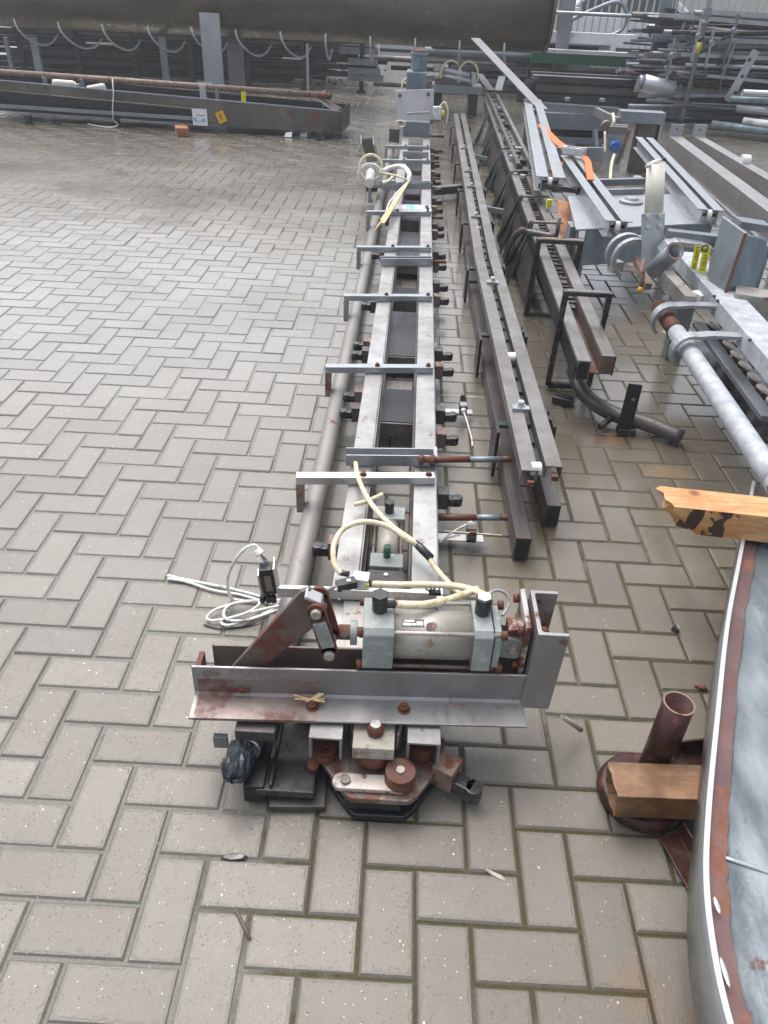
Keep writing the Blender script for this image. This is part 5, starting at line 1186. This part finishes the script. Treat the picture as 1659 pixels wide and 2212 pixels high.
def pole():
    f = at(1468, 278, 0); T = thing('scaffold_pole', 'tall thin grey scaffold pole with a yellow band in front of the tube pile', 'pole', f)
    MB().tube([f+V((0, 0, .22)), f+V((0, 0, 3.0))], .03, 16).build('upper_tube', 'galv', T); MB().tube([f, f+V((0, 0, .24))], .036, 16).build('rusty_foot', 'darkbrown', T)
    MB().ring(f+V((0, 0, .86)), f+V((0, 0, .98)), .0312, .029, 16).build('yellow_band', 'yellowdim', T)
    MB().lathe(f+V((0, 0, 1.16)), (0, 0, 1), [(0, .05), (.05, .05)], 12).build('coupler', 'galvdark', T); MB().bar(f+V((-.02, 0, 1.3)), f+V((2.3, .1, 1.27)), .04, .05).build('cross_tube', 'galv', T); MB().box(f+V((0, 0, 1.3)), (.09, .09, .09)).build('clamp', 'galvdark', T, .006)
pole()
MB().bar((2.26, 7.1, .47), (1.66, 9.1, .94), .11, .014).build('leaning_bar', 'post', None, .002, label='long flat grey bar leaning up from the far frame towards the duct', category='steel bar')

# ================= frame with cross channel and post behind the platform =================
def far_frame():
    T = thing('machine_frame', 'grey machine frame with cross channels, a thick post and a blue plug, behind the platform', 'steel frame', (2.7, 7.2, 0))
    a, b = at(1140, 220, .45), at(1336, 233, .45)
    MB().prof(a, b, [(-.06, 0), (.06, 0), (.06, -.01), (-.05, -.01), (-.05, -.13), (-.06, -.13)][::1]).build('top_channel', 'galvdark', T, .002)
    MB().bar(a+V((0, -.05, -.04)), b+V((0, -.05, -.04)), .01, .1).build('channel_web', 'post', T)
    g = MB(); g.mark().lathe(at(1225, 217, .46), (0, 0, 1), [(0, .03), (.03, .03)], 8); g.mark().lathe(at(1300, 219, .46), (0, 0, 1), [(0, .03), (.03, .03)], 8); g.build('bolt', 'galv', T)
    MB().bar(at(1165, 256, .3), at(1322, 262, .3), .3, .16).build('cross_box', 'galvdark', T, .004)
    MB().box(at(1247, 243, .37), (.2, .015, .07)).build('lift_bracket', 'galvlight', T, .002)
    c = at(1262, 290, .1); MB().lathe(c, (0, 0, 1), [(0, .42), (.05, .45), (.1, .45), (.12, .3), (.2, .14)], 40).build('turntable', 'dark', T)
    MB().bar(at(1140, 330, .15), at(1345, 330, .15), .05, .1).build('lower_beam', 'galvdark', T, .003); MB().bar(at(1160, 300, .12), at(1330, 308, .12), .05, .06).build('lower_beam', 'galvdark', T, .003)
    # post with cap
    p = aty(1375, 372, 6.8); MB().prof((p.x, 6.8, 0), (p.x, 6.8, .5), [(-.09, -.06), (.09, -.06), (.09, .06), (-.09, .06)], up=V((0, 1, 0))).build('post', 'darkbrown', T, .004)
    MB().box((p.x-.08, 6.76, .49), (.42, .16, .1)).build('post_cap', 'galvdark', T, .004); MB().bar((p.x-.3, 6.7, .44), (p.x-.38, 7.4, .44), .04, .08).build('side_channel', 'post', T, .002)
    MB().box((p.x+.115, 6.78, .27), (.02, .16, .48)).build('post_flange', 'galv', T, .002)
    q = aty(1330, 322, 6.4); MB().box(q+V((0, .05, 0)), (.17, .02, .4), rz=.1).build('switch_plate', 'galvlight', T, .002)
    MB().lathe(aty(1327, 314, 6.36), (0, -1, 0), [(0, .05), (.04, .055), (.07, .04)], 10).build('blue_plug', 'blue', T, .004)
    MB().box(aty(1346, 318, 6.38), (.03, .03, .3), R3=Matrix.Rotation(.2, 3, 'Y')).build('brown_strip', 'tanrust', T); MB().box(aty(1335, 281, 6.36), (.16, .05, .06)).build('upper_clamp', 'midsteel', T, .004)
    hose([aty(1324, 246, 6.5), aty(1326, 262, 6.4), aty(1322, 275, 6.4)], .014).build('cream_hose', 'cream', T)
    hose([at(1327, 335, .3), at(1321, 355, .25), at(1318, 390, .2)], .014).build('cream_hose', 'cream', T); hose([aty(1307, 285, 6.4), aty(1307, 330, 6.3)], .012).build('cream_hose', 'cream', T)
    MB().bar(at(1285, 280, .3), at(1288, 330, .1), .04, .04).build('side_bar', 'galvdark', T); MB().lathe(aty(1308, 272, 6.5), (0, -1, 0), [(0, .05), (.06, .05)], 14).build('small_motor', 'midsteel', T)
    for (x, y) in ((2.25, 8.0), (3.1, 7.9)): MB().box((x, y, .2), (.06, .06, .4)).build('leg', 'galvdark', T)
    rail_pair(T, at(1150, 214, .5), at(1190, 382, .5), .075, .03, .09)
    random.seed(21)
    for i in range(14): c = at(random.uniform(1170, 1320), random.uniform(280, 345), .1); MB().box(c, (random.uniform(.04, .16), random.uniform(.04, .1), random.uniform(.03, .12)), rz=random.uniform(-.7, .7)).build('small_bracket', random.choice(['galvdark', 'dark', 'galv', 'midsteel']), T, .003)
far_frame()
def far_rails():
    for k, (A, B, lab) in enumerate((((3.20, 5.75, .48), (3.03, 2.7, .48), 'long grey box rail with an upturned tab, left one of the far right pair'), ((3.41, 5.8, .48), (3.38, 3.2, .48), 'long grey box rail with a white roller, rightmost of the far right pair'))):
        T = thing('box_rail', lab, 'rail', (A[0], A[1], 0))
        A, B = V(A), V(B); d = (B-A).normalized()
        w_ = .105 if k == 0 else .085
        MB().prof(A, B, [(-w_/2, 0), (w_/2, 0), (w_/2, -.17), (w_/2-.008, -.17), (w_/2-.008, -.008), (-w_/2+.008, -.008), (-w_/2+.008, -.17), (-w_/2, -.17)]).build('channel', 'beammid', T, .002)
        MB().box(A+V((0, .0, .04)), (.11, .01, .1)).build('end_tab', 'galv', T, .002); MB().cyl(A+V((0, -.0055, .05)), A+V((0, -.0065, .05)), .009, 10).build('tab_hole', 'darkbrown', T)
        for t in (.1, .85): c = A.lerp(B, t); MB().box((c.x, c.y, .155), (.07, .06, .31)).build('leg', 'galvdark', T)
        if k == 0: MB().bar(A+V((-.06, 0, -.15)), B+V((-.06, 0, -.15)), .02, .02).build('lower_lip', 'galv', T)
        else:
            c = A.lerp(B, .45)+V((0, 0, .005)); MB().cyl(c+V((-.03, 0, .01)), c+V((.03, 0, .01)), .04, 18).build('guide_roller', 'whitepl', T, .003)
            c = A.lerp(B, .93)+V((0, 0, .015)); MB().box(c, (.06, .05, .03)).build('bright_clip', 'edge', T, .003); c = A.lerp(B, .75)+V((0, 0, .004)); MB().box(c, (.05, .5, .008)).build('wear_strip', 'alu', T)
M['beammid'] = metal('brownish_galvanised', (.42, .41, .41), .7, .38, grime=.7, dark=(.22, .2, .2), scale=10, wet=1)
far_rails()
# ================= pallet machine behind the gap =================
def pallet_machine():
    T = thing('valve_machine', 'small machine of bright valves and looped hoses on a dark stand beyond the second track', 'machine', (1.55, 10.4, 0))
    for x in (1.3, 1.78): MB().box((x, 10.35, .13), (.12, .3, .26)).build('stand_leg', 'dark', T, .004)
    MB().box((1.55, 10.35, .3), (.66, .45, .09)).build('table_plate', 'galvdark', T, .004); MB().box((1.5, 10.25, .38), (.5, .2, .08)).build('base_block', 'darkbrown', T, .006)
    for (x0, x1, z_) in ((1.28, 1.7, .5), (1.3, 1.75, .43)): MB().cyl((x0, 10.2, z_+.03), (x1, 10.15, z_-.03), .035, 14).build('valve_cylinder', 'galvlight', T)
    MB().box((1.27, 10.2, .54), (.09, .08, .08), rz=.4).build('valve_head', 'edge', T, .006); MB().box((1.75, 10.15, .44), (.05, .08, .14), rz=.2).build('valve_head', 'edge', T, .006)
    for cx in (1.45, 1.68):
        hose([V((cx+.13*math.cos(a), 10.15, .47+.16*math.sin(a))) for a in [i*.45-.6 for i in range(10)]], .013, 8, 3).build('hose_loop', 'cream', T)
pallet_machine()
# ================= stacks of bars, tubes and profiles =================
def bar_at(name, x, y, z, L, w_, h, rz, mat, label, cat, group, kind='box', tilt=0):
    g = MB(); d = V((math.cos(rz), math.sin(rz), math.sin(tilt))); c = V((x, y, z))
    a, b = c-d*L/2, c+d*L/2
    if kind == 'tube': g.tube([a, b], w_/2, 10, inner=w_*.4)
    elif kind == 'chan': g.prof(a, b, [(-w_/2, -h/2), (w_/2, -h/2), (w_/2, h/2), (w_/2-.006, h/2), (w_/2-.006, -h/2+.006), (-w_/2+.006, -h/2+.006), (-w_/2+.006, h/2), (-w_/2, h/2)])
    else: g.bar(a, b, w_, h)
    o = g.build(name, mat, None, 0, label=label, category=cat, group=group); return o
random.seed(31)
def stacks():
    # left rack far behind the trough conveyor
    for row in range(8):
        for col in range(5):
            if row > 6 and col > 2: continue
            L = random.uniform(4.8, 7.0); x = -3.0+random.uniform(-.5, .5); 
            x = min(x, .35+random.uniform(-.35, .1)-L/2+.2)
            bar_at('stacked_profile', x, 12.4+col*.45+random.uniform(-.06, .06), .07+row*.13+random.uniform(-.02, .02), L, random.uniform(.08, .2), random.uniform(.035, .075), random.uniform(-.015, .015), random.choice(['dark', 'dark', 'darkbrown', 'galvdark', 'dark', 'dark', 'dark']), 'dark steel profile in the shadowed stack behind the trough conveyor', 'steel profile', 'profiles stacked behind the trough conveyor', random.choice(['box', 'chan', 'box']))
    for i in range(8):
        x = -6+i*.88; T = thing('rack_post', 'dark rack post between the profiles behind the trough conveyor', 'rack post', (x, 12.1, 0), 'posts of the rack behind the trough conveyor'); MB().box((x, 12.1, .52), (.07, .05, 1.04)).build('shaft', 'dark', T); MB().box((x, 12.1, .015), (.14, .12, .03)).build('foot', 'dark', T)
    for k, (x, z, L) in enumerate(((.2, .3, .5), (.18, .42, .45), (.22, .2, .55), (.1, .55, .6))): bar_at('short_channel', x, 12.0+.05*k, z, L, .12, .08, .02, 'galvdark', 'short grey channel end sticking out of the stack behind the trough', 'steel channel', 'short channels at the stack end', 'chan')
    for k, (x, y, z, L) in enumerate(((-1.6, 12.1, .72, .6), (-3.8, 11.9, .5, .4), (-.9, 12, .42, .3))): bar_at('bright_strip', x, y, z, L, .05, .02, 0, 'alu', 'bright strip among the dark profiles behind the trough conveyor', 'metal strip', 'bright strips in the dark stack')
    # middle background
    mats = ['galvdark', 'dark', 'midsteel', 'galvdark', 'bluegalv', 'dark']
    for i in range(26):
        z = .08+(i % 7)*.12; y = 12.6+(i//7)*.5; L = random.uniform(1.6, 3.4)
        bar_at('stacked_bar', 2.0+random.uniform(-.5, .6)+.3*(i//7), y, z, L, random.uniform(.06, .16), random.uniform(.04, .09), random.uniform(-.04, .04), random.choice(mats), 'grey steel bar in the low pile under the right half of the duct', 'steel bar', 'bars piled under the duct', random.choice(['box', 'chan', 'tube']))
    for i in range(10):
        bar_at('long_profile', -.4+random.uniform(-.6, .6), 18+i*.25, .12+.14*(i % 5), random.uniform(2, 4.5), .12, .08, random.uniform(-.1, .1), random.choice(['galvdark', 'dark', 'galvlight']), 'long profile in the far pile beyond the paved gap', 'steel profile', 'profiles piled beyond the gap', 'chan')
    MB().box((-.3, 17.2, .3), (.4, .3, .25)).build('brown_drum_box', 'darkbrown', None, .02, label='small brown box beyond the paved gap', category='box'); 
    T = thing('stand_post', 'thin cream post on the paving beyond the gap', 'post', (-.2+.55, 13.6, 0)); MB().tube([(.35, 13.6, .02), (.35, 13.6, .75)], .014, 8).build('shaft', 'cable', T); MB().lathe((.35, 13.6, 0), (0, 0, 1), [(0, .07), (.03, .05)], 12).build('base', 'dark', T)
    # right pile below the white beams
    for i in range(22):
        z = .07+(i % 4)*.11; y = 11.0+(i//4)*.25
        bar_at('stacked_beam', 3.55+random.uniform(-.1, .15), y, z, random.uniform(1.6, 2.), random.uniform(.08, .2), random.uniform(.05, .11), random.uniform(-.03, .03), random.choice(['dark', 'galvdark', 'darkbrown', 'dark', 'bluegalv']), 'dark beam in the pile right of the tall steel column', 'steel beam', 'beams piled right of the column', random.choice(['box', 'chan']))
    for (z_, m_, lab, h, y_) in ((.84, 'whitebeam', 'long white trough profile just below the parked car, uppermost beam', .15, 12.6), (.67, 'whitebeam', 'long white edge strip above the green beam', .05, 12.3), (.58, 'green', 'long green painted beam under the white strip', .15, 12.31)):
        bar_at('long_beam', 3.55, y_, z_, 1.6, .2, h, -.01, m_, lab, 'beam', 'painted beams right of the column')
    # big pile of tubes at the far right
    G = 'tubes piled at the far right'
    for i in range(190):
        lay = i % 16; y = 9.95+(i//16)*.17+random.uniform(-.06, .06); z = .07+lay*.075+random.uniform(-.02, .02)
        L = random.uniform(2.6, 4.6); m_ = random.choice(['galvdark', 'dark', 'dark', 'dark', 'darkbrown', 'galvdark', 'midsteel', 'galv'])
        kind = random.choice(['tube', 'tube', 'box', 'chan']); w_ = random.uniform(.025, .075)
        bar_at('piled_tube', 4.35+L/2+random.uniform(-.5, .35), y, z, L, w_, w_*random.uniform(.5, 1), random.uniform(-.07, .07), m_, 'thin steel tube in the big tangled pile at the far right', 'steel tube', G, kind, random.uniform(-.06, .06))
    for k in range(16):
        x = 4.9+random.uniform(0, 4.); y = 9.75+random.uniform(0, 1.4); h = random.uniform(.8, 1.5); tz = random.uniform(-.12, .12)
        T = thing('scrap_stanchion', 'pale stanchion standing in the tangled tube pile', 'stanchion', (x, y, 0), 'stanchions in the tube pile')
        MB().bar((x, y, .05), (x+tz, y, h), .05, .03, up=V((1, 0, 0))).build('shaft', random.choice(['galvdark', 'galv', 'bluegalv', 'midsteel']), T, .003); MB().bar((x+tz-.12, y-.02, h-.1), (x+tz+.16, y-.02, h-.12), .03, .04).build('arm', 'galvdark', T, .002)
        MB().bar((x+tz*.5-.1, y-.02, h*.5), (x+tz*.5+.1, y-.02, h*.5+.06), .03, .05).build('lug', 'midsteel', T, .002)
    for k in range(12):
        x = 4.15+random.uniform(0, .9); y = 9.7+random.uniform(0, .9); z = random.uniform(.35, 1.15)
        T = thing('upright_bracket', 'twisted upright bracket at the left end of the tube pile', 'bracket', (x, y, z), 'brackets at the end of the tube pile')
        g = MB(); tz = random.uniform(-.5, .5); g.bar((x, y, z-.22), (x+.12*tz, y, z+.22), .07, .02, up=V((1, 0, 0))); o = g.build('plate', random.choice(['galvdark', 'midsteel', 'galv']), T, .003)
        MB().lathe((x+.05*tz, y-.02, z+.05), (0, -1, 0), [(0, .035), (.05, .03)], 10).build('hub', 'galvdark', o); MB().bar((x-.1, y, z-.05), (x+.1, y+.05, z+.02), .03, .03).build('arm', 'dark', o)
    for k, (x, y, z, L, rz, m_, r_) in enumerate(((5.7, 9.35, .5, 1.4, .02, 'galvlight', .05), (5.6, 9.3, .3, 1.2, -.5, 'galvlight', .055), (5.25, 9.2, .12, 1.1, -.55, 'bluegalv', .06), (5.55, 9.0, .2, 1.1, -.6, 'whitebeam', .05), (5.9, 8.9, .12, 1.0, -.6, 'whitebeam', .07), (5.35, 9.4, .42, .9, -.1, 'bluegalv', .045), (5.9, 9.3, .95, .9, .0, 'galvlight', .1))):
        bar_at('pale_tube', x, y, z, L, r_*1.6, r_*1.6, rz, m_, ('pale thick tube at the front right of the tube pile'), 'steel tube', 'pale tubes in front of the pile', 'tube')
    c = aty(1603, 165, 9.6); T = thing('perforated_bracket', 'pale slotted bracket standing in front of the tube pile', 'bracket', c)
    g = MB().bar(c+V((-.1, 0, -.28)), c+V((.09, 0, .28)), .1, .014, up=V((0, 1, 0))); o = g.build('slotted_plate', 'galv', T, .004)
    for q in (-.18, 0, .18): MB().cyl(c+V((.09*q*2, -.008, q)), c+V((.09*q*2, -.0095, q)), .022, 12).build('slot', 'dark', o)
    T = thing('cylinder_block', 'pale stubby cylinder lying at the left foot of the tube pile', 'cylinder', at(1405, 205, .3)); q = aty(1420, 190, 9.75); MB().cyl(q+V((-.2, 0, .05)), q+V((.2, 0, -.02)), .1, 20).build('body', 'galv', T); MB().cyl(q+V((-.26, 0, .058)), q+V((-.2, 0, .05)), .08, 16).build('end_cap', 'galvdark', T)
M['whitebeam'] = paint('white_beam', (.7, .72, .72), .4, .15, 6, dirt=(.35, .35, .33), dirtamt=.2)
stacks()
# ================= parked car, palisade fence and clad building =================
def car():
    X, Y = 5.3, 19.5; T = thing('parked_car', 'white parked car behind the palisade fence at the upper right', 'car', (X, Y, 0))
    def prof_(pts, y0, y1, name, mat, par=T, bev=.02):
        n = len(pts); g = MB(); vs = [(X+x, Y+y0+ (.0), z) for x, z in pts]+[(X+x, Y+y1, z) for x, z in pts]
        return g.add(vs, [(i, (i+1) % n, n+(i+1) % n, n+i) for i in range(n)]+[tuple(range(n-1, -1, -1)), tuple(range(n, 2*n))]).build(name, mat, par, bev)
    prof_([(-2.1, .35), (-2.15, .75), (-1.9, .95), (-1.0, 1.02), (1.9, 1.04), (2.1, .9), (2.15, .4), (1.7, .25), (-1.8, .25)], -.85, .85, 'body', 'carpaint', T, .06)
    prof_([(-1.2, 1.0), (-.55, 1.45), (.2, 1.55), (1.1, 1.5), (1.8, 1.03)], -.72, .72, 'cabin', 'carpaint', T, .05)
    for pts in ([(-.98, 1.06), (-.5, 1.4), (.12, 1.47), (.12, 1.06)], [(.22, 1.06), (.22, 1.47), (.95, 1.43), (1.5, 1.06)]):
        prof_(pts, -.735, -.715, 'window', 'glass', T, .004)
    for x in (-1.35, 1.35):
        w_ = MB().lathe((X+x, Y-.86, .33), (0, 1, 0), [(0, .3), (.02, .33), (.2, .33)], 24).build('wheel', 'tyre', T); MB().lathe((X+x, Y-.875, .33), (0, 1, 0), [(0, .18), (.02, .2)], 16).build('rim', 'alu', w_)
    MB().box((X-2.1, Y-.6, .72), (.1, .35, .14)).build('headlight', 'glass', T, .02); MB().box((X+2.1, Y-.65, .8), (.08, .25, .2)).build('tail_light', 'rustred', T, .02)
    MB().box((X-.85, Y-.85, 1.08), (.16, .16, .12)).build('wing_mirror', 'carpaint', T, .02)
car()
def fence():
    T = thing('palisade_fence', 'pale palisade fence of thin upright bars in front of the car', 'fence', (7, 17.0, 0)); y = 17.0
    for k in range(80):
        x = 3.2+k*.145; MB().box((x, y, .95), (.035, .02, 1.7)).build('picket', 'galvlight', T)
    for z_ in (.35, 1.6): MB().bar((3.2, y+.03, z_), (14.8, y+.03, z_), .03, .05).build('rail', 'galvdark', T)
    for x in (3.2, 6.1, 9.0, 11.9, 14.8): MB().box((x, y+.06, .95), (.09, .09, 1.9)).build('fence_post', 'post', T, .004)
fence()
def building():
    T = thing('clad_building', 'long building with cream ribbed cladding beyond the fence', 'building', (8, 27, 0)); g = MB(); x0 = -6; n = 150; vs = []
    for k in range(n*4): 
        x = x0+(k//4)*.25+(0, .13, .15, .23)[k % 4]; y = 27-(0, 0, .04, .04)[k % 4]; vs += [(x, y, 0), (x, y, 5)]
    g.add(vs, [(2*i, 2*i+2, 2*i+3, 2*i+1) for i in range(n*4-1)]); g.build('wall', 'cladding', T)
    MB().box((12.7, 30, 5.1), (38, 6.4, .2)).build('roof', 'galvdark', T); MB().box((7.5, 26.9, 1.05), (1.0, .08, 2.1)).build('door', 'post', T, .01)
building()
def hoop_bar():
    P_ = [aty(1216, 55, 13.2), aty(1240, 40, 13.2), aty(1290, 18, 13.2), aty(1325, 5, 13.2), aty(1345, 10, 13.2), aty(1355, 35, 13.2), aty(1345, 62, 13.2), aty(1325, 75, 13.2), aty(1300, 80, 13.2)]
    MB().tube(spline(P_, 5), .03, 10).build('bent_guard_rail', 'galvdark', None, label='bent round guard rail curving in front of the white car', category='guard rail')
    a = aty(1240, 0, 13.4); MB().box((a.x, 13.4, .8), (.07, .05, 1.6)).build('thin_post', 'galvdark', None, .003, label='thin dark post just right of the tall column', category='post')
    T = thing('signal_lamp_post', 'dark post with clamps rising from the left end of the tube pile', 'post', (4.9, 11.4, 0)); a = aty(1440, 0, 11.4)
    MB().box((a.x, 11.4, .75), (.16, .1, 1.5)).build('shaft', 'galvdark', T, .004); MB().box((a.x+.05, 11.3, 1.2), (.12, .12, .2)).build('clamp', 'dark', T, .01)
    bar_at('cross_tube', a.x-.4, 11.5, 1.18, 2.6, .05, .05, .01, 'galv', 'pale cross tube above the tangled pile', 'steel tube', 'cross tube over the pile', 'tube')
hoop_bar()
# moss tufts between far pavers
def weeds():
    g = MB(); random.seed(8)
    for (x, y, n_, s_) in ((747, 152, 60, .5), (715, 178, 30, .3), (770, 150, 30, .4), (880, 125, 20, .3)):
        c = at(x, y, 0)
        for k in range(n_):
            p = c+V((random.gauss(0, s_*.5), random.gauss(0, s_), 0)); a = random.uniform(0, 6.28); h = random.uniform(.01, .04); d = V((math.cos(a), math.sin(a), 0))
            g.add([p-d*.02, p+d*.02, p+d*.02+V((.01, .01, h)), p-d*.02+V((-.01, 0, h))], [(0, 1, 2, 3)])
    g.build('weeds', 'moss', None, kind='stuff', label='low green weeds in the joints beyond the gap', category='weeds')
weeds()
